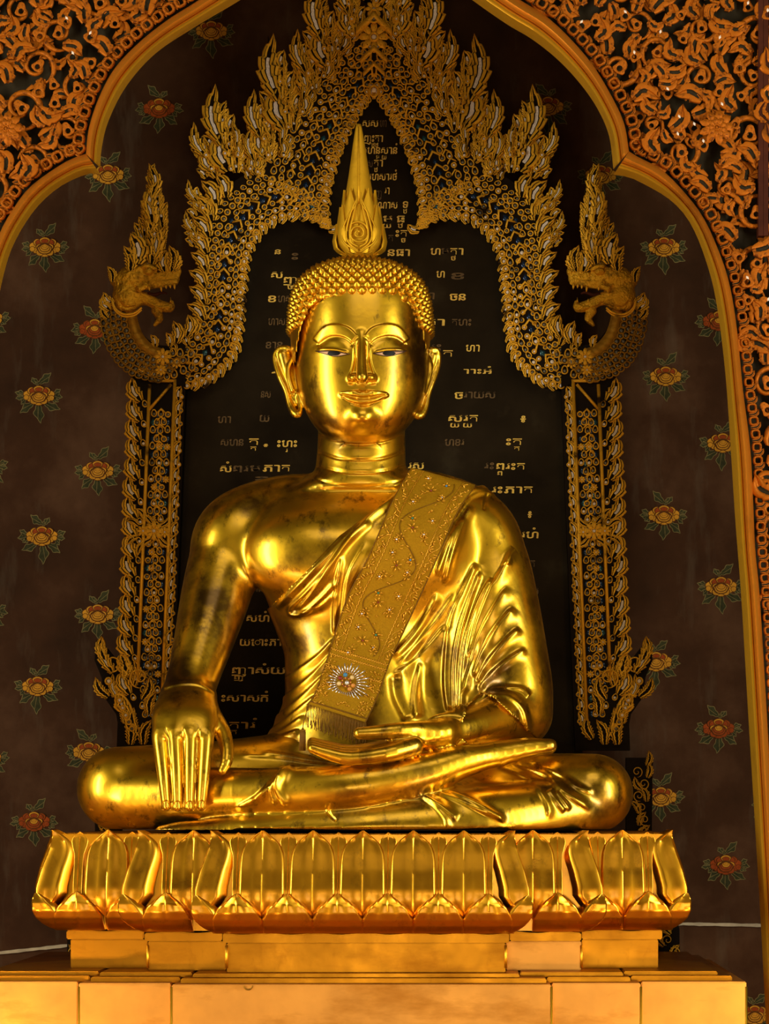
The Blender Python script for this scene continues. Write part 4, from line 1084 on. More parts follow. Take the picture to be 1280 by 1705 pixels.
# flame leaves leaning along the outer shoulder of the naga body
for x, y, a, s in ((322, 558, -8, 34), (312, 575, -30, 26), (290, 590, -20, 26), (338, 535, -38, 40), (340, 508, -36, 40), (341, 480, -36, 40), (342, 452, -34, 40), (343, 424, -32, 42), (346, 396, -28, 44), (352, 370, -24, 46), (360, 345, -20, 50), (345, 360, -26, 40), (375, 330, -14, 44)):
    put('slip', x, y, a, s, 1, FY-.01, jit=.6)
def cluster(bx, by, tx, ty, w, n=3, side=1, inner='flame', both=True, Y=FY-.012):
    """stack of small flames climbing from the base to the tip round a slim central flame"""
    dx, dy = tx-bx, by-ty; Ln = math.hypot(dx, dy); ang = math.degrees(math.atan2(dx, dy)); an = math.radians(ang)
    back = [(bx-w*.32, by), (bx+dx*.45-w*.38, by-dy*.45), (tx, ty+5), (bx+dx*.45+w*.38, by-dy*.45), (bx+w*.32, by)]
    slab(back, FY+.03, .035, dk, both=both)
    put(inner, bx+dx*.30, by-dy*.30, ang, Ln*.70, side, Y-.004, both); put('slip', bx, by, ang+6*side, Ln*.45, side, Y, both)
    m = max(3, int(Ln/17)); k = 0
    for i in range(m):
        t = .72*i/m
        for sg in (1, -1):
            k += 1; off = w*.50*sg*(1-.75*t)*(.8+.35*math.sin(3+i*2.1+sg)); sz = min(46, max(20, Ln*.26))*(1-.30*t)
            put(('flame2', 'slip', 'comma')[k % 3], bx+dx*t+off*math.cos(an), by-dy*t+off*math.sin(an)+6, ang+sg*(24-12*t), sz, sg*side, Y+.008-.0006*i, both, .8)
        if i % 2 == 0 and i < m-2: put('cupp' if i % 4 == 0 else 'ringp', bx+dx*t+rnd.uniform(-4, 4), by-dy*t-4, ang, 3.6, 1, Y-.014, both)
    if Ln > 90: put('curl', bx+dx*.30-side*w*.22, by-dy*.30, ang, 8, side, Y-.016, both)
for c in ((384, 285, 351, 142, 46, 5, -1), (356, 285, 318, 205, 26, 3, -1), (395, 262, 388, 205, 22, 2, 1), (338, 350, 310, 300, 24, 2, -1), (332, 400, 306, 352, 18, 2, -1),
          (478, 215, 447, 58, 50, 6, -1), (445, 262, 417, 150, 34, 4, -1), (428, 290, 414, 212, 26, 3, -1), (470, 262, 462, 190, 26, 3, 1),
          (520, 150, 490, 50, 30, 4, -1), (505, 190, 500, 110, 26, 3, 1), (548, 110, 522, -30, 46, 6, -1), (566, 85, 585, 12, 26, 3, 1), (540, 130, 552, 60, 24, 3, 1), (590, 60, 570, -60, 34, 4, -1), (420, 285, 440, 228, 22, 2, 1)):
    cluster(*c)
put('ros', MX, 15, 0, 15, 1, FY-.02, False); cluster(MX, 5, MX, -120, 50, 4, 1, both=False)
put('ros', MX, 62, 0, 26, 1, FY-.02, False); put('chev', MX, 42, 0, 30, 1, FY-.02, False); put('cupp', MX, 150, 180, 7, 1, FY-.02, False); put('chev', MX, 92, 0, 22, 1, FY-.02, False); put('chev', MX, 116, 0, 18, 1, FY-.02, False); put('cup', MX, 30, 0, 8, 1, FY-.03, False)
for x, y in ((600, 85), (585, 105), (608, 110), (597, 128)): put('cup', x, y, 0, 5, jit=1); 
# posts
def xl(x0, y): return x0-20*(y-640)/500.0       # the posts lean outwards towards the foot
post_pts = [(xl(222, 628), 612), (xl(312, 640), 640), (xl(313, 1250), 1250), (xl(222, 1250), 1250)]
slab(post_pts, FY+.06, .062, dk)
def bar(pts, r, name, mat=M['gilt'], both=True, Y=FY-.012, par=frame, flat=1.0):
    for sd in ((0, 1) if both else (0,)):
        t = MB(); t.tube([G(2*MX-x if sd else x, y, Y) for x, y in pts], r*1.15*PS(FY), 8, flat=flat); t.build(name, mat, par)
for a, b, c in ((249, 640, 1135), (291, 632, 1200)): bar([(xl(a, b), b), (xl(a, (b+c)/2), (b+c)/2), (xl(a, c), c)], 2.6, 'post_bar')
bar([(xl(249, 634), 634), (xl(291, 634), 634)], 2.4, 'post_bar'); bar([(xl(250, 682), 682), (xl(285, 640), 640)], 2.2, 'post_bar')
for k in range(5): put('ring', xl(253+k*9, 624), 624, 0, 3.2)
y = 668
while y < 1210:
    fade = 1
    put('slip', xl(238, y), y, -24, 43, -1, FY-.008, jit=.6); put('cupp' if rnd.random() < .6 else 'cup', xl(243, y+8), y+6, -20, 4.0, 1, FY-.006, jit=.5)
    y += 32.5
y = 668
while y < 1230:
    put('comma', xl(300, y), y, 14, 25, -1, FY-.006, jit=.4); put('ringp' if (y < 850 and rnd.random() < .8) else 'ring', xl(303.5, y-7), y-7, 0, 3.0, 1, FY-.012, jit=.3)
    y += 22.5
y, r = 690, 0
while y < 1190:
    for xx in ((258, 270, 282) if r % 2 == 0 else (264, 276)):
        k = rnd.choices(['cup', 'cupp', 'ring', 'ros'], [.45, .2, .2, .15])[0]
        put(k, xl(xx, y), y, 0, 4.2 if k != 'ros' else 6.5, 1, FY-.004, jit=.7)
    for xx in ((264, 276) if r % 2 == 0 else (258, 270, 282)):
        if rnd.random() < .75: put('blue' if rnd.random() < .85 else 'teal', xl(xx, y), y, 0, 5.0, 1, FY-.002, jit=.4)
    put('chev', xl(270, y), y-6, 0, 7, 1, FY-.004, jit=.6)
    y += 13.5; r += 1
for x, y, s, k in ((266, 884, 17, 'ros'), (248, 884, 11, 'ros'), (284, 886, 10, 'ros')): put(k, xl(x, y), y, 0, s, 1, FY-.02)
for x, y, a in ((262, 872, -50), (262, 898, -130), (250, 866, -30), (250, 904, -150), (276, 876, 50), (276, 896, 130), (240, 876, -60), (240, 894, -120)): put('flame2', xl(x, y), y, a, 24, 1, FY-.016)
# foot brackets with scrolling flames
slab([(163, 1068), (180, 1080), (200, 1105), (235, 1112), (236, 1190), (262, 1250), (206, 1250), (196, 1190), (175, 1160), (172, 1130), (160, 1100)], FY+.05, .045, dk)
for x, y, a, s, m_ in ((190, 1120, -22, 62, -1), (176, 1098, -14, 40, -1), (205, 1130, -2, 44, 1), (222, 1142, 6, 46, 1), (182, 1160, -40, 40, -1), (200, 1165, -20, 46, -1), (236, 1165, 24, 40, 1), (250, 1190, 10, 40, -1), (216, 1240, -6, 44, 1), (240, 1240, 12, 44, -1), (258, 1230, 20, 40, 1), (228, 1215, -12, 38, -1), (207, 1205, -14, 34, 1)):
    put('flame2' if s < 45 else 'flame', x, y, a, s, m_, FY-.01)
put('curl', 187, 1105, 20, 14, 1, FY-.012); put('curl', 232, 1128, -10, 17, -1, FY-.014); put('ringp', 181, 1134, 0, 5.5, 1, FY-.014)
for k in range(5): put('ringp' if k < 3 else 'ring', 199+k*5.2, 1166+k*13-k*k*.3, 0, 4.2, 1, FY-.016)
bar([tuple(p) for p in spline([(186, 1160), (200, 1156), (213, 1168), (222, 1190), (226, 1215)], 5)], 1.7, 'scroll_rib')
bar([tuple(p) for p in spline([(190, 1172), (200, 1180), (208, 1196), (212, 1218)], 5)], 1.7, 'scroll_rib')
# lower legs of the frame, seen beside the throne
slab([(160, 1262), (204, 1262), (204, 1720), (114, 1720), (116, 1545), (162, 1400)], FY+.06, .06, dk)
for i in range(44):
    yy = 1275+i*10; xx0, xx1 = np.interp(yy, [1262, 1400, 1545, 1700], [165, 165, 122, 120]), 200
    put('curl' if i % 2 else 'flame2', rnd.uniform(xx0, xx0+22), yy, rnd.uniform(-40, 40), 9 if i % 2 else 26, rnd.choice((1, -1)), FY-.006)
# naga necks: scales, smooth belly, breast rosette
NK_out = [(178, 500), (172, 530), (178, 565), (194, 598), (222, 622), (268, 634), (312, 650)]
NK_in = [(226, 512), (230, 535), (238, 556), (252, 572), (270, 580), (290, 580), (312, 566)]
slab(region(NK_in, NK_out), FY+.06, .075, dk)
B2 = [(a[0]*.62+b[0]*.38, a[1]*.62+b[1]*.38) for a, b in zip(spline(NK_in, 6), spline(NK_out, 6))]
for sd in (0, 1):
    I, O = spline(NK_in, 6)[:26], np.array(B2)[:26]; V = []; F = []
    for i in range(26):
        for j in range(6):
            q = I[i]+(O[i]-I[i])*j/5; x = 2*MX-q[0] if sd else q[0]
            V.append(G(x, q[1], FY-.018-.022*math.sin(math.pi*j/5)-.004*((i % 3) == 0)))
    for i in range(25):
        for j in range(5): F.append((i*6+j, i*6+j+1, (i+1)*6+j+1, (i+1)*6+j))
    obj('naga_belly', V, F, M['gilt_dark'], frame)
strip_rows(B2[:40], NK_out[:6], [dict(t=.06, d=10, k='scale', s=5.2, a=150, h=.030), dict(t=.30, d=10.5, k='scale', s=5.6, a=150, off=True, h=.026), dict(t=.54, d=11, k='scale', s=5.8, a=150, h=.024), dict(t=.78, d=11, k='scale', s=5.8, a=150, off=True, h=.022), dict(t=.98, d=11, k='scale', s=5.4, a=150, h=.02)])
put('ros', 271, 594, 0, 15, 1, FY-.036); put('ros', 268, 616, 0, 10, 1, FY-.03); put('ros', 294, 604, 0, 10, 1, FY-.03)
for x, y, s in ((252, 600, 5), (238, 612, 6), (250, 620, 5), (288, 588, 5), (300, 590, 5), (310, 600, 5), (305, 618, 5), (290, 625, 5), (320, 612, 5), (278, 628, 4.5), (318, 590, 5)): put('cupp' if s > 5 else 'cup', x, y, 0, s, 1, FY-.02, jit=.5)
for x, y, a, s in ((258, 578, -14, 22), (292, 572, 0, 38), (310, 560, 10, 36), (282, 577, -8, 24)): put('slip', x, y, a, s, 1, FY-.022)
emit(t_ring, frame, L['ring']); emit(t_ringp, frame, L['ringp'], name='bright_pearl_ring'); emit(t_cup, frame, L['cup']); emit(t_cupp, frame, L['cupp'], name='pearl_teardrop_cup'); emit(t_scale, frame, L['scale'], name='naga_scale')
emit(t_flame, frame, L['flame'], hs=.55, name='tall_flame_leaf'); emit(t_flame2, frame, L['flame2'], hs=.8); emit(t_slip, frame, L['slip'], hs=.9); emit(t_comma, frame, L['comma'])
emit(t_chev, frame, L['chev']); emit(t_blue, frame, L['blue']); emit(t_teal, frame, L['teal'], name='teal_mirror_tile'); emit(t_curl, frame, L['curl']); emit(t_ros, frame, L['ros'])

# naga heads, modelled once in profile and mirrored
NY = FY-.05
naga_prims = [
    ball(212, 494, NY, 25, .055, 25, .012), chain([(205, 470, NY, 18), (222, 462, NY, 22), (240, 460, NY, 18), (262, 463, NY, 12), (290, 464, NY, 9)], .015, sy=.9),
    chain([(282, 456, NY, 10), (293, 452, NY, 9)], .012), chain([(238, 474, NY-.01, 9), (262, 474, NY-.01, 6), (292, 470, NY-.01, 5)], .008),
    chain([(215, 500, NY, 16), (240, 497, NY, 11), (262, 507, NY, 9), (282, 512, NY, 8), (286, 503, NY, 3)], .012), chain([(260, 518, NY, 8), (266, 530, NY, 6), (258, 541, NY, 3)], .01),
    ball(247, 452, NY-.045, 8, .02, 6, .006), chain([(236, 446, NY-.035, 4), (248, 443, NY-.045, 4), (260, 449, NY-.03, 3)], .005),
    chain([(192, 468, NY, 9), (184, 456, NY, 5), (182, 446, NY, 2)], .008),
    chain([(232, 482, NY-.045, 4), (243, 476, NY-.05, 4), (240, 470, NY-.045, 3)], .004)]
nl, nh = G(165, 550, NY)+np.array((0, -.12, 0)), G(305, 430, NY)+np.array((0, .09, 0))
nf, nlo = ev_grid(naga_prims, nl, nh, .0065)
NV, NF = surface_nets(nf, nlo, .0065); NV, NF = subdiv(NV, NF); NV = project(naga_prims, NV, NF, 1)
NV = carve(NV, NF, [([(190, 508), (205, 518), (225, 518), (238, 508)], .006, 2, 3), ([(196, 500), (208, 512), (228, 511)], -.005, 2, 2), ([(222, 472), (232, 480), (232, 492)], .008, 2.5, 3), ([(225, 452), (232, 446), (244, 442)], .006, 2, 3), ([(246, 468), (270, 469), (292, 466)], .005, 1.8, 1.8), ([(245, 503), (268, 512), (284, 508)], .005, 1.8, 1.8), ([(262, 458), (272, 452), (284, 450)], .006, 2, 2)])
def mirV(Vq):
    W = np.array(Vq, float).copy(); px_, py_ = to_px(W); d = W[:, 1]-YC
    W[:, 0] = XC+((2*MX-px_)-PX0)*d/FPX
    return W
for sd in (0, 1):
    v = mirV(NV) if sd else NV; q = NF[:, ::-1] if sd else NF
    hd = obj('naga_head', v, q, M['naga'], frame, label='open-mouthed naga head at the right end of the frame' if sd else 'open-mouthed naga head at the left end of the frame')
    mx = (lambda x: 2*MX-x) if sd else (lambda x: x)
    tt = MB()
    for x, y, l in ((248, 477, 7), (268, 477, 9), (276, 475, 6), (283, 474, 6), (290, 473, 9)): tt.tube([G(mx(x), y, NY-.025), G(mx(x+.5), y+l*.6, NY-.026), G(mx(x+1), y+l, NY-.026)], np.array((2.4, 1.7, .3))*PS(NY), 6)
    for x, y, l in ((266, 504, 7), (284, 504, 9)): tt.tube([G(mx(x), y, NY-.02), G(mx(x), y-l, NY-.022)], np.array((2.2, .3))*PS(NY), 6)
    tt.build('naga_teeth', M['gilt'], hd)
    t = MB(); t.tube([G(mx(x), y, NY-.012) for x, y in spline([(246, 490), (258, 491), (270, 487), (278, 489)], 4)], np.linspace(4, 1.5, 13)*PS(NY), 8); t.build('naga_tongue', M['red'], hd)
    LL = []
    def pc(x, y, a, s, m_, Y=NY-.02): LL.append((mx(x), y, Y, -a if sd else a, s, -m_ if sd else m_))
    cl = [(250, 440), (238, 420), (230, 440), (216, 452)]
    # crest: tall stacked flames from the brow to the tip
    k = 0
    for row in range(14):
        yy = 448-row*11.5; xa, xb = np.interp(yy, [292, 333, 376, 414, 450], [250, 242, 237, 222, 212]), np.interp(yy, [292, 310, 366, 387, 450], [260, 267, 277, 281, 272])
        nn = max(1, int((xb-xa)/13))
        for i in range(nn):
            k += 1; f = (i+.5)/nn; sz = (34 if row < 9 else 28)*(.9+.2*((k*7) % 5)/5)
            pc(xa+(xb-xa)*f, yy+8*abs(f-.5), (f-.5)*26-1, sz, 1 if f < .5 else -1, NY-.010-.0008*k)
    for x, y, a, s, m_ in ((252, 330, 1, 58, 1), (257, 372, 1, 74, -1), (246, 392, -2, 66, 1), (250, 440, 0, 80, 1), (266, 436, 4, 62, -1), (216, 452, -8, 44, 1), (226, 440, -4, 52, 1)): pc(x, y, a, s, m_, NY-.05)
    for x, y, a, s, m_ in ((284, 452, 2, 44, 1), (276, 452, -4, 36, -1), (290, 450, 10, 30, 1), (184, 516, -34, 28, -1), (180, 530, -30, 24, -1), (190, 505, -50, 26, -1), (187, 470, -12, 28, 1)): pc(x, y, a, s, m_, NY-.03)
    slab([(mx(x), y) for x, y in ((214, 458), (222, 414), (236, 372), (243, 330), (252, 290), (256, 276), (262, 300), (270, 350), (277, 395), (272, 436), (250, 458))], NY+.03, .03, dk, 'crest_backing', both=False)
    for i, (x, y, Y, a, s, m_) in enumerate(LL):
        o = bpy.data.objects.new('crest_flame', (t_flame if s > 56 else t_flame2 if i % 2 else t_slip).me); COL.objects.link(o)
        k = s*PS(Y); o.location = G(x, y, Y); o.rotation_euler = (0, math.radians(a), 0); o.scale = (k*m_*1.1, k*.55, k); attach_m(o, hd)
    t = MB()
    for r, yy in ((1.9, 0), (1.4, 4)): t.tube([G(mx(x), y+yy, NY-.045) for x, y in spline([(186, 500), (192, 514), (206, 523), (224, 521), (236, 512)], 5)], r*PS(NY), 6)
    t.build('naga_collar', M['gilt'], hd)

# ------------------------------------------------------------------ inscription board in the frame
BY = FY+.075
board = thing('inscription_board', 'black lacquered board with rows of gold script inside the carved frame', 'inscription board', tuple(G(624, 1380, BY)))
bp_ = [(300, 640), (345, 622), (375, 580), (390, 500), (400, 430), (440, 360), (500, 350), (535, 355), (540, 300), (560, 240), (590, 185), (622.5, 140)]
bp_ = bp_+[(2*MX-x, y) for x, y in bp_[::-1][1:]]+[(975, 1400), (270, 1400)]
bm = bmesh.new(); f_ = bm.faces.new([bm.verts.new(G(x, y, BY+.02)) for x, y in bp_]); f_.normal_update(); bmesh.ops.triangulate(bm, faces=[f_])
r_ = bmesh.ops.extrude_face_region(bm, geom=bm.faces[:])
for v in r_['geom']:
    if isinstance(v, bmesh.types.BMVert): v.co.y -= .02
bmesh.ops.recalc_face_normals(bm, faces=bm.faces)
me = bpy.data.meshes.new('board_panel'); bm.to_mesh(me); bm.free(); me.materials.append(M['board'])
o = bpy.data.objects.new('board_panel', me); COL.objects.link(o); attach(o, board)
# ------------------------------------------------------------------ lettering on the board
_glyph = {}
def glyph(ch):
    if ch not in _glyph:
        cu = bpy.data.curves.new('glyph', 'FONT'); cu.body = ch; cu.size = 1.0; cu.resolution_u = 3; cu.offset = 0.016
        ob = bpy.data.objects.new('glyph', cu); COL.objects.link(ob)
        dg = bpy.context.evaluated_depsgraph_get(); dg.update()
        me = bpy.data.meshes.new_from_object(ob.evaluated_get(dg))
        V = np.array([v.co[:] for v in me.vertices]) if len(me.vertices) else np.zeros((0, 3)); F = [tuple(p.vertices) for p in me.polygons]
        bpy.data.objects.remove(ob); bpy.data.curves.remove(cu); bpy.data.meshes.remove(me)
        if len(V): V[:, 0] -= V[:, 0].min()
        _glyph[ch] = (V, F)
    return _glyph[ch]
LY = BY-.003
def text_line(x0, x1, base, text, worn=False, h=13.0):
    """characters fitted between x0 and x1; '_' lowers and shrinks the next one under the last, '^' sets a small ring above the last"""
    pts = []; pen = 0.0; last = (0, 0); i = 0; Vs, Fs = [], []; n = 0
    def add(V, F, dx, dy, s):
        nonlocal n
        Vs.append(V[:, :2]*s+np.array((dx, dy))); Fs.extend([tuple(k+n for k in f) for f in F]); n += len(V)
    while i < len(text):
        c = text[i]
        if c == ' ': pen += .5
        elif c == '^':
            a = np.linspace(0, 2*math.pi, 11)[:-1]; V = np.array([(.10*r*math.cos(q), .10*r*math.sin(q), 0) for r in (1.0, .35) for q in a]); F = [(k, (k+1) % 10, 10+(k+1) % 10, 10+k) for k in range(10)]
            add(V, F, (last[0]+last[1])/2+.1, .88, 1)
        elif c == '_':
            i += 1; V, F = glyph(text[i])
            if len(V): w = V[:, 0].max()*.62; add(V, F, max(last[0], (last[0]+last[1]-w)/2), -.52, .62)
        else:
            V, F = glyph(c)
            if len(V): w = V[:, 0].max(); add(V, F, pen, 0, 1); last = (pen, pen+w); pen += w+.09
        i += 1
    P = np.concatenate(Vs); sx = (x1-x0)/max(pen-.09, .1); sy = h/0.72
    out = [G(x0+p[0]*sx+p[1]*1.2, base-p[1]*sy, LY) for p in P]
    V = np.array(out); nv = len(V); V2 = np.concatenate([V, V+np.array((0, .0025, 0))])
    o = obj('inscription_line', V2, Fs, M['letter_worn' if worn else 'letter'], board, smooth=False)
    return o
for r in [(603, 629, 211, 'សស'), (632, 643, 211, 'ហា', 1), (606, 637, 236, 'ញះ_ឋត_ឋា'), (606, 661, 256, 'រហន_មស_យានំ'.replace('ំ', '^')), (611, 620, 278, 'ស', 1), (622, 637, 277, 'ត_ឋា'), (614, 660, 300, 'រហសារថ^'), (624, 635, 328, 'ញ', 1), (640, 648, 323, 'រា'), (624, 661, 347, 'ះណាស'), (670, 679, 346, 'ទ_ឋ'), (637, 652, 370, 'ម_យ'), (660, 673, 370, 'ធ_ឋ'), (646, 654, 402, 'ត', 1), (658, 677, 394, 'ះត_ច'), (645, 682, 426, 'នធា'),
          (716, 733, 424, 'ហ'), (734, 746, 424, 'ម', 1), (749, 771, 424, 'ត_ថា'), (726, 740, 462, 'ហ'), (751, 772, 465, 'ខ', 1), (748, 775, 500, 'ចន'), (706, 723, 498, 'រា', 1), (716, 740, 542, 'រា'), (752, 784, 542, 'តហះ', 1), (716, 734, 584, 'រះ', 1), (737, 753, 594, 'ត'), (775, 798, 585, 'ហា'), (771, 818, 622, 'ាាះអ^', 0, 9), (756, 770, 664, 'ច'), (772, 824, 663, 'រាយស', 1), (746, 795, 702, 'ស_យរ_យត'), (866, 875, 703, '៖'), (842, 868, 741, 'ះត_ត'), (740, 772, 742, 'ហខរ', 1), (679, 705, 781, 'រស_យ'), (806, 822, 781, 'រះ', 1), (826, 873, 782, 'ព_ពរះត'), (818, 886, 821, 'រះភាត'), (878, 885, 862, '៖'), (867, 896, 896, 'រហ^'), (876, 890, 944, 'ះត', 1), (880, 896, 990, 'ស', 1),
          (457, 467, 423, 'ន', 0, 9), (485, 496, 432, 'ះ', 1), (451, 470, 463, 'ស'), (472, 494, 472, 'ញ_ច'), (446, 459, 503, 'ខ'), (462, 486, 503, 'ហស', 1), (446, 474, 541, 'ហាស', 1), (442, 470, 580, 'ខាន', 1), (452, 463, 623, 'រ'), (434, 450, 662, 'នស', 1), (362, 384, 704, 'ហា', 1), (432, 448, 702, 'យ', 1), (367, 405, 742, 'សហន', 1), (414, 430, 741, 'ត_ត'), (438, 446, 744, '៖', 0, 6), (461, 494, 744, 'ះហ_រះ'), (366, 385, 786, 'ស^'), (388, 432, 786, 'ពរម', 1), (437, 482, 785, 'ភាត'), (424, 446, 800, 'ះ', 1, 8),
          (410, 448, 1035, 'សហ^'), (399, 468, 1075, 'យោះភា'), (386, 474, 1122, 'ញ_ញាស^យ'), (368, 446, 1168, 'ះសាសក^'), (369, 424, 1213, 'ំត_តារ^'.replace('ំ', 'ះ')), (404, 440, 985, 'ហាន', 1), (412, 440, 945, 'សហ', 1)]:
    text_line(*r[:4], *(bool(v) if k == 0 else v for k, v in enumerate(r[4:])))

# ------------------------------------------------------------------ shoulder sash
sash = thing('shoulder_sash', 'embroidered gold brocade sash with fringe hung over the statue\'s left shoulder', 'sash', tuple(G(640, 1180, -.3)))
SL = spline([(684, 778), (651, 837), (614, 924), (576, 998), (547, 1087), (524, 1153), (511, 1172)], 8); SR = spline([(793, 808), (763, 852), (734, 918), (703, 987), (674, 1050), (651, 1099), (628, 1162), (609, 1203)], 8)
NS, NT = 90, 26
SLr, SRr = resample(SL, NS), resample(SR, NS)
SY = np.zeros((NS, NT)); PXY = np.zeros((NS, NT, 2))
for i in range(NS):
    for j in range(NT):
        q = SLr[i]+(SRr[i]-SLr[i])*j/(NT-1); PXY[i, j] = q; p, n = hit(*q); SY[i, j] = p.y if p is not None and p.y < .35 else np.nan
for j in range(NT):
    c = SY[:, j]; ok = ~np.isnan(c); SY[:, j] = np.interp(np.arange(NS), np.where(ok)[0], c[ok])
raw = SY.copy()
lowY = np.interp(np.linspace(0, 1, NS), [0, .5, .72, 1.0], [9, 9, -.20, -.345])[:, None]
SY = np.minimum(SY, lowY)
for _ in range(60):
    S2 = SY.copy(); S2[1:-1] = (SY[:-2]+2*SY[1:-1]+SY[2:])/4; S2[:, 1:-1] = (S2[:, :-2]+2*S2[:, 1:-1]+S2[:, 2:])/4
    SY = np.minimum(S2, raw-.004)
SY -= .012
def spt(s, t, off=0.0):
    """point on the sash: s along (0 shoulder, 1 fringe), t across"""
    a, b = s*(NS-1), t*(NT-1); i, j = min(int(a), NS-2), min(int(b), NT-2); u, v = a-i, b-j
    f = lambda A: A[i, j]*(1-u)*(1-v)+A[i+1, j]*u*(1-v)+A[i, j+1]*(1-u)*v+A[i+1, j+1]*u*v
    q = f(PXY); return G(q[0], q[1], float(f(SY))-off)
V = []; F = []
for k in (0, 1):
    for i in range(NS):
        for j in range(NT): V.append(G(PXY[i, j, 0], PXY[i, j, 1], SY[i, j]+(.007 if k else 0)))
nm = NS*NT
for k in (0, 1):
    for i in range(NS-1):
        for j in range(NT-1):
            q = (k*nm+i*NT+j, k*nm+i*NT+j+1, k*nm+(i+1)*NT+j+1, k*nm+(i+1)*NT+j); F.append(q[::-1] if k == 0 else q)
for i in range(NS-1):
    for j in (0, NT-1): a = i*NT+j; F.append((a, a+NT, a+NT+nm, a+nm))
for j in range(NT-1):
    for i in (0, NS-1): a = i*NT+j; F.append((a, a+1, a+1+nm, a+nm))
cl_ = obj('cloth', V, F, M['cloth'], sash, autosmooth=60)
px_ = .0024
def cord(name, st, r, mat, parent=cl_, off=.002, n=5):
    t = MB(); t.tube([spt(min(max(s, 0), 1), min(max(u, 0), 1), off) for s, u in st], r*px_, n); return t.build(name, mat, parent)
for u in (.008, .992): cord('edge_cord', [(s, u) for s in np.linspace(0, 1, 90)], .9, M['thread_dim'])
for u in (.19, .81): cord('braid', [(s, u+.006*math.sin(s*420)) for s in np.linspace(0, .765, 400)], .7, M['thread'])
for s0 in (.765, .785, .835): cord('braid', [(s0+.003*math.sin(u*160), u) for u in np.linspace(.02, .98, 160)], .8, M['thread'])
cord('braid', [(.985, u) for u in np.linspace(.01, .99, 60)], 1.2, M['thread_dim'])
rd = random.Random(3)
for side in (.095, .905):       # wandering stems and leaves in the borders
    cord('border_vine', [(s, side+.055*math.sin(s*75)) for s in np.linspace(.01, .76, 260)], .45, M['thread'])
    mb = MB()
    for k in range(75):
        s = .01+.745*k/75; u = side+rd.uniform(-.07, .07); p = spt(s, u, .003); a = rd.uniform(0, 6.28); l = rd.uniform(2.8, 5.5)*px_
        d = np.array((math.cos(a), 0, math.sin(a)))*l
        mb.tube([p-d, p-d*.3+np.array((0, -.002, 0)), p+d], np.array((.4, 1.3, .4))*px_, 5)
    mb.build('border_leaf_stitching', M['thread'], cl_, kind='stuff')
cord('vine', [(s, .5+.25*math.sin(s*math.pi*2*3.0+.6)) for s in np.linspace(.02, .75, 200)], .55, M['thread_dim'])
def flower(s, u, r, mat, gem=None, n=6):
    t = MB(); c = spt(s, u, .004)
    for k in range(n):
        a = 2*math.pi*k/n+rd.random()*.4; d = np.array((math.cos(a), 0, math.sin(a)))*r*1.25*px_
        t.tube([c+d*.25, c+d*.65+np.array((0, -.003, 0)), c+d], np.array((.5, 1.25, .3))*px_, 5)
    o_ = t.build('embroidered_flower', mat, cl_)
    if gem:
        g = MB(); V_, F_ = dome(c+np.array((0, -.003, 0)), 1.9*px_); g.add(V_, F_); g.build('gem', gem, o_)
def dome(c, r, sy=.8):
    V_, F_ = [], []
    for i, (rr, h) in enumerate(((1, 0), (.85, .5), (.5, .85), (.12, 1))):
        for k in range(10): V_.append((c[0]+r*rr*math.cos(k*.6283), c[1]-r*h*sy, c[2]+r*rr*math.sin(k*.6283)))
    for i in range(3):
        for k in range(10): F_.append((i*10+k, (i+1)*10+k, (i+1)*10+(k+1) % 10, i*10+(k+1) % 10))
    F_.append(tuple(30+k for k in range(10)))
    return V_, [f[::-1] for f in F_[:-1]]+[F_[-1]]
for k in range(5):
    s = .055+k*.158; ph = (k % 2)
    flower(s+.015, .46, 8.5, M['thread'], M['gem_red']); flower(s-.02, .40 if ph else .62, 6, M['thread'], M['gem_green'] if k in (1, 3, 4) else M['gem_blue'], 5)
    flower(s+.06, .34, 6, M['thread'], None, 5); flower(s+.045, .68, 6.5, M['thread'], None, 5); flower(s-.03, .70 if ph else .32, 5, M['thread'], M['silver'], 6); flower(s+.03, .66, 5, M['thread'], M['silver'], 6); flower(s+.075, .30, 5, M['thread'], M['silver'], 6)
mb = MB()
for k in range(60):
    s, u = rd.uniform(.02, .75), rd.uniform(.24, .76); p = spt(s, u, .003); a = rd.uniform(-.9, .9); d = np.array((math.cos(a), 0, math.sin(a)))*rd.uniform(1.5, 4)*px_
    mb.tube([p-d, p+np.array((0, -.002, 0)), p+d], np.array((.3, 1.1, .3))*px_, 5)
mb.build('leaf_stitching', M['thread'], cl_, kind='stuff')
mb = MB()
for k in range(170):
    s, u = rd.uniform(.79, .985), rd.choice((rd.uniform(.02, .24), rd.uniform(.76, .98), rd.uniform(.03, .97))); 
    if .85 < s < .95 and .25 < u < .78: continue
    p = spt(s, u, .003); a = rd.uniform(0, 6.28); d = np.array((math.cos(a), 0, math.sin(a)))*rd.uniform(1.5, 4)*px_
    mb.tube([p-d, p+np.array((d[2]*.4, -.002, -d[0]*.4)), p+d], np.array((.3, .9, .3))*px_, 5)
mb.build('end_panel_stitching', M['thread'], cl_, kind='stuff')
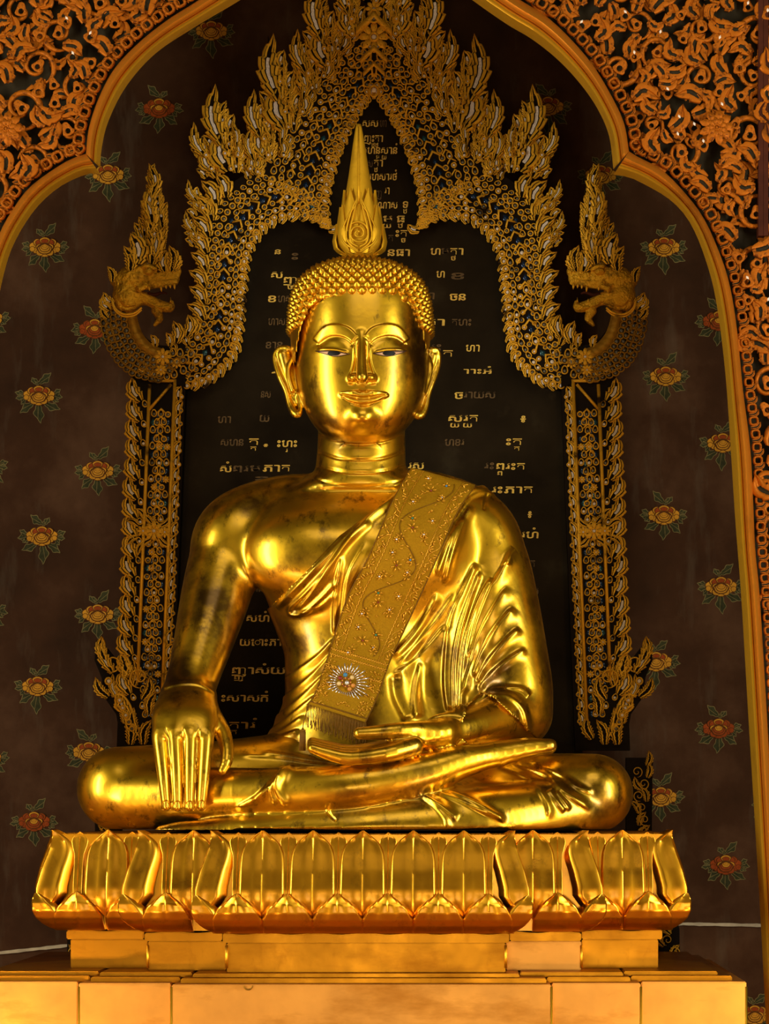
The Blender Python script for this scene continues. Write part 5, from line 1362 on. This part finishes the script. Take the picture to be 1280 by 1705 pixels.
# starburst of bugle beads round coloured stones
c0 = np.array((576.5, 1136.0)); Yb = float(spt(.9, .5)[1])-.006
star = MB()
def bead(mat, nm, x, y, r): 
    t = MB(); V_, F_ = dome(G(x, y, Yb-.004), r*px_); t.add(V_, F_); return t.build(nm, mat, cl_)
for k in range(34):
    a = 2*math.pi*k/34; r0, r1 = 17, (36 if k % 2 else 31)*(1+.14*math.cos(a-.9)); t = MB()
    p = lambda r: G(c0[0]+r*math.cos(a), c0[1]+r*math.sin(a)*1.0, Yb-.003)
    t.tube([p(r0), p(r1)], .95*px_, 6); t.build('bugle_bead', M['silver'], cl_)
for k, mname in enumerate(('gem_amber', 'gem_amber', 'gem_cream', 'gem_red', 'gem_blue', 'gem_cream')):
    a = math.radians((65, 25, 170, 215, 262, 320)[k]); bead(M[mname], 'stone', c0[0]+12.5*math.cos(a), c0[1]+12.5*math.sin(a), 3.8)
bead(M['silver'], 'centre_crystal', c0[0]+1, c0[1]+1, 4.2)
for k in range(14):
    a = 2*math.pi*k/14; bead(M['gem_red' if k % 2 else 'gem_amber'], 'seed_bead', c0[0]+7.2*math.cos(a), c0[1]+7.2*math.sin(a), 1.4)
# fringe and tassel
fr = MB()
for k in range(64):
    u = .0+k/63; a = spt(1.0, u, .002); q = to_px(np.array([a])); x, y = float(q[0][0]), float(q[1][0])
    Lh = 36+3*math.sin(k*1.3)+2*u; Ye = a[1]-.03
    P = [a, G(x-1+1.2*math.sin(k*2.1), y+Lh*.5, a[1]-.012), G(x-1.5+2*math.sin(k*1.7), y+Lh, Ye)]
    fr.tube(spline(P, 4), .75*px_, 5)
fr.build('fringe', M['thread_dim'], sash, label='long bronze coloured fringe along the lower edge', kind='stuff')
ta = MB(); Yt = float(spt(1, 0)[1])-.03
ta.tube([G(513, 1175, Yt+.02), G(506, 1200, Yt), G(504, 1211, Yt)], .9*px_, 5)
for k in range(22):
    a = 2*math.pi*k/22; ta.tube([G(504, 1211, Yt), G(504+4*math.cos(a), 1219, Yt-.008*math.sin(a)), G(503+5*math.cos(a), 1250, Yt-.016*math.sin(a)-.006)], np.array((.8, 1.0, .8))*px_, 5)
ta.tube([G(504, 1215, Yt), G(504, 1219, Yt)], 4.6*px_, 8)
ta.build('tassel', M['thread_dim'], sash)

# ------------------------------------------------------------------ carved arch screen in front of the niche
AY = -.30
arch = thing('carved_arch', 'orange gilt carved wooden arch screen with pointed lobes framing the niche', 'carved arch', tuple(G(595, 1700, AY)))
RU = dict(o=[(600, -190), (700, -115), (800, -45), (866, 0), (909, 27), (950, 65), (988, 110), (1019, 162), (1039, 206), (1047, 252)], i=[(600, -140), (680, -85), (770, -12), (840, 38), (885, 65), (929, 100), (967, 141), (995, 182), (1014, 227), (1021, 282)])
RL = dict(o=[(1047, 252), (1065, 263), (1101, 282), (1139, 320), (1170, 361), (1194, 412), (1213, 468), (1226, 542), (1237, 651), (1250, 759), (1257, 911), (1265, 998), (1280, 1250), (1292, 1480), (1302, 1720)], i=[(1021, 291), (1042, 294), (1065, 303), (1117, 334), (1152, 377), (1180, 450), (1195, 520), (1208, 629), (1217, 759), (1224, 868), (1234, 998), (1246, 1200), (1263, 1480), (1276, 1720)])
LU = dict(o=[(590, -190), (500, -120), (400, -48), (331, 0), (279, 33), (230, 72), (190, 115), (164, 164), (148, 213), (143, 256)], i=[(590, -140), (520, -85), (460, -42), (400, 0), (328, 43), (259, 89), (210, 144), (180, 203), (169, 249), (167, 280)])
LLo = dict(o=[(143, 256), (125, 262), (98, 276), (49, 312), (20, 351), (0, 387), (-22, 450), (-38, 550), (-48, 660), (-58, 760), (-66, 911), (-75, 998), (-92, 1250), (-104, 1480), (-114, 1720)], i=[(167, 290), (150, 289), (138, 292), (98, 312), (59, 348), (26, 400), (8, 450), (-8, 530), (-20, 640), (-28, 760), (-36, 868), (-45, 998), (-58, 1200), (-74, 1480), (-86, 1720)])
for d in (RU, RL, LU, LLo):
    n = 90; O, I = resample(spline(d['o'], 6), n), resample(spline(d['i'], 6), n); V = []; F = []; mi = []
    # (fraction from outer to inner edge, depth)
    prof = [(0, AY+.03), (0, AY-.005), (.05, AY-.030), (.15, AY-.052), (.27, AY-.060), (.38, AY-.052), (.46, AY-.034), (.485, AY-.018), (.51, AY-.026), (.56, AY-.030), (.60, AY-.022), (.64, AY-.012), (.70, AY-.008), (.72, AY+.0), (1.0, AY+.11), (1.0, AY+.15), (.1, AY+.15)]
    m = len(prof)
    for k in range(n):
        for f_, Y in prof:
            q = O[k]+(I[k]-O[k])*f_; V.append(G(q[0], q[1], Y))
    for k in range(n-1):
        for j in range(m-1): F.append((k*m+j, k*m+j+1, (k+1)*m+j+1, (k+1)*m+j)); mi.append(0 if j < 7 else 1)
    F.append(tuple(range(m))); F.append(tuple((n-1)*m+j for j in range(m))[::-1]); mi += [0, 0]
    o = obj('arch_moulding', V, F, [M['bead'], M['reveal']], arch, mi=mi, autosmooth=55)
    bm = bmesh.new(); bm.from_mesh(o.data); bmesh.ops.recalc_face_normals(bm, faces=bm.faces); bm.to_mesh(o.data); bm.free()
def outl(U, Lw): return [tuple(p) for p in resample(spline(U['o'], 6), 60)]+[tuple(p) for p in resample(spline(Lw['o'], 6), 80)][1:]
polyR = outl(RU, RL)+[(1560, 1720), (1560, -330), (600, -330)]
polyL = outl(LU, LLo)+[(-420, 1720), (-420, -330), (590, -330)]
GY = AY+.06
for P in (polyR, polyL):
    bm = bmesh.new(); f_ = bm.faces.new([bm.verts.new(G(x, y, GY)) for x, y in P]); f_.normal_update(); bmesh.ops.triangulate(bm, faces=[f_])
    r_ = bmesh.ops.extrude_face_region(bm, geom=bm.faces[:])
    for v in r_['geom']:
        if isinstance(v, bmesh.types.BMVert): v.co.y += .05
    bmesh.ops.recalc_face_normals(bm, faces=bm.faces)
    me = bpy.data.meshes.new('screen_ground'); bm.to_mesh(me); bm.free(); me.materials.append(M['screen'])
    o = bpy.data.objects.new('screen_ground', me); COL.objects.link(o); attach(o, arch)
om = [M['orange'], M['screen'], M['orange']]
t_leaf = Tpl('carved_leaf', T_flame(1.3, .34, .36, False, 24, .30, 0, True), om, 50); t_leaf2 = Tpl('carved_leaf', T_flame(1.9, .52, .33, False, 28, .42, 0, True), om, 50)
t_eye = Tpl('carved_eye_leaf', T_eye(), [M['orange'], M['screen']], 50); t_scr = Tpl('carved_scroll', T_curl(1.25, .15, 34, 6), [M['orange']])
t_link = Tpl('border_link', T_ring(.78, .30, 16, 6, False, 0, .16), [M['orange'], M['screen']]); t_hook = Tpl('border_hook', T_flame(1, .5, .30, False, 16, .1, .3), om, 50); t_rosO = Tpl('carved_rosette', T_rosette(9), [M['orange'], M['orange']])
t_pip = Tpl('pearl_chip', T_tile(.7, 1.2), [M['pearl']])
Q = {k: [] for k in ('leaf', 'leaf2', 'eye', 'scr', 'link', 'hook', 'ros', 'pip')}
ra = random.Random(5)
for P, sg in ((outl(RU, RL), 1), (outl(LU, LLo), -1)):
    P = np.array(P); P = P[(P[:, 1] > -150) & (P[:, 1] < 1500)]
    Ln = plen(P); cnt = int(Ln/21.5); R_ = resample(P, cnt); T = np.gradient(R_, axis=0); T /= np.linalg.norm(T, axis=1)[:, None]
    for k in range(cnt):
        nx, ny = T[k, 1]*sg, -T[k, 0]*sg       # outwards from the opening
        ang = math.degrees(math.atan2(nx, -ny))
        w = 1.0 if R_[k, 1] < 420 else .82
        Q['link'].append((R_[k, 0]+nx*13*w, R_[k, 1]+ny*13*w, GY-.045, ang+ra.uniform(-6, 6), 9.6*w, 1))
        Q['hook'].append((R_[k, 0]+nx*4+T[k, 0]*9, R_[k, 1]+ny*4+T[k, 1]*9, GY-.05, ang-24, 24*w, 1))
FRX, FRY = np.meshgrid(np.arange(-240, 1460, 4.0), np.arange(-180, 1240, 4.0), indexing='ij')
FR = np.minimum(poly_sd(FRX.ravel(), FRY.ravel(), np.array(polyR)), poly_sd(FRX.ravel(), FRY.ravel(), np.array(polyL))).reshape(FRX.shape)
def freeR(x, y, m):
    i, j = int((x+240)/4), int((y+180)/4)
    return 0 <= i < FR.shape[0] and 0 <= j < FR.shape[1] and FR[i, j] < -m
boxes = [(-190, -150, 480, 420), (730, -150, 1262, 480), (1276, -150, 1420, 900), (1195, 420, 1290, 1120), (-190, 420, -30, 900)]
spots = []
for b in boxes:          # scrolling stems first, then leaves in the gaps
    for _ in range(900):
        x, y = ra.uniform(b[0], b[2]), ra.uniform(b[1], b[3]); r = ra.uniform(24, 34)
        if not freeR(x, y, 30 if b[0] < 1190 else 22): continue
        if all(math.hypot(x-u, y-v) > (r+w_)*1.12 for u, v, w_ in spots): spots.append((x, y, r))
for i, (x, y, r) in enumerate(spots):
    mir = 1 if i % 2 else -1; a = ra.uniform(0, 360)
    Q['scr'].append((x, y, GY-.03, a, r*1.05, mir)); Q['eye'].append((x, y, GY-.055, ra.uniform(-60, 60), r*.52, 1))
    for k in range(4):
        b = a+k*90+ra.uniform(-15, 15); bx, by = x+r*.85*math.sin(math.radians(b)), y-r*.85*math.cos(math.radians(b))
        if not freeR(bx, by, 24): continue
        Q['leaf2' if k % 2 else 'leaf'].append((bx, by, GY-ra.uniform(.015, .06), b+mir*ra.uniform(25, 70), r*ra.uniform(1.05, 1.4), mir))
fill = []
for b in boxes:
    for _ in range(2600):
        x, y = ra.uniform(b[0], b[2]), ra.uniform(b[1], b[3])
        if not freeR(x, y, 26): continue
        if any(math.hypot(x-u, y-v) < w_*1.0 for u, v, w_ in spots) or any(math.hypot(x-u, y-v) < 21 for u, v in fill): continue
        fill.append((x, y))
for i, (x, y) in enumerate(fill):
    k = ('eye', 'leaf', 'leaf2')[i % 3]
    Q[k].append((x, y+8, GY-ra.uniform(.02, .07), ra.uniform(-80, 80), ra.uniform(13, 17) if k == 'eye' else ra.uniform(32, 48), ra.choice((1, -1))))
    if i % 6 == 0: Q['pip'].append((x, y, GY-.085, ra.uniform(-40, 40), 3.2, 1))
for x, y, r in ((1193, 212, 30), (10, 214, 30)): Q['ros'].append((x, y, GY-.08, 0, r, 1)); Q['ros'].append((x, y, GY-.09, 20, r*.6, 1))
emit(t_leaf, arch, Q['leaf']); emit(t_leaf2, arch, Q['leaf2'], name='curled_leaf'); emit(t_eye, arch, Q['eye']); emit(t_scr, arch, Q['scr']); emit(t_link, arch, Q['link'], hs=1.3); emit(t_hook, arch, Q['hook']); emit(t_rosO, arch, Q['ros']); emit(t_pip, arch, Q['pip'])
t = MB(); a, b = G(1264, -330, GY-.05), G(1270, 1720, GY+.0); a2, b2 = G(1269, -330, GY-.05), G(1275, 1720, GY)
for x in (1264.5, 1272.5):
    t.box(G(x-2.6, 420, GY-.06)*np.array((1, 0, 0))+np.array((0, GY-.07, G(0, 400, GY)[2])), G(x+2.6, 0, GY)*np.array((1, 0, 0))+np.array((0, GY, G(0, -330, GY)[2])))
t.build('upright_border', M['red'], arch, smooth=False)
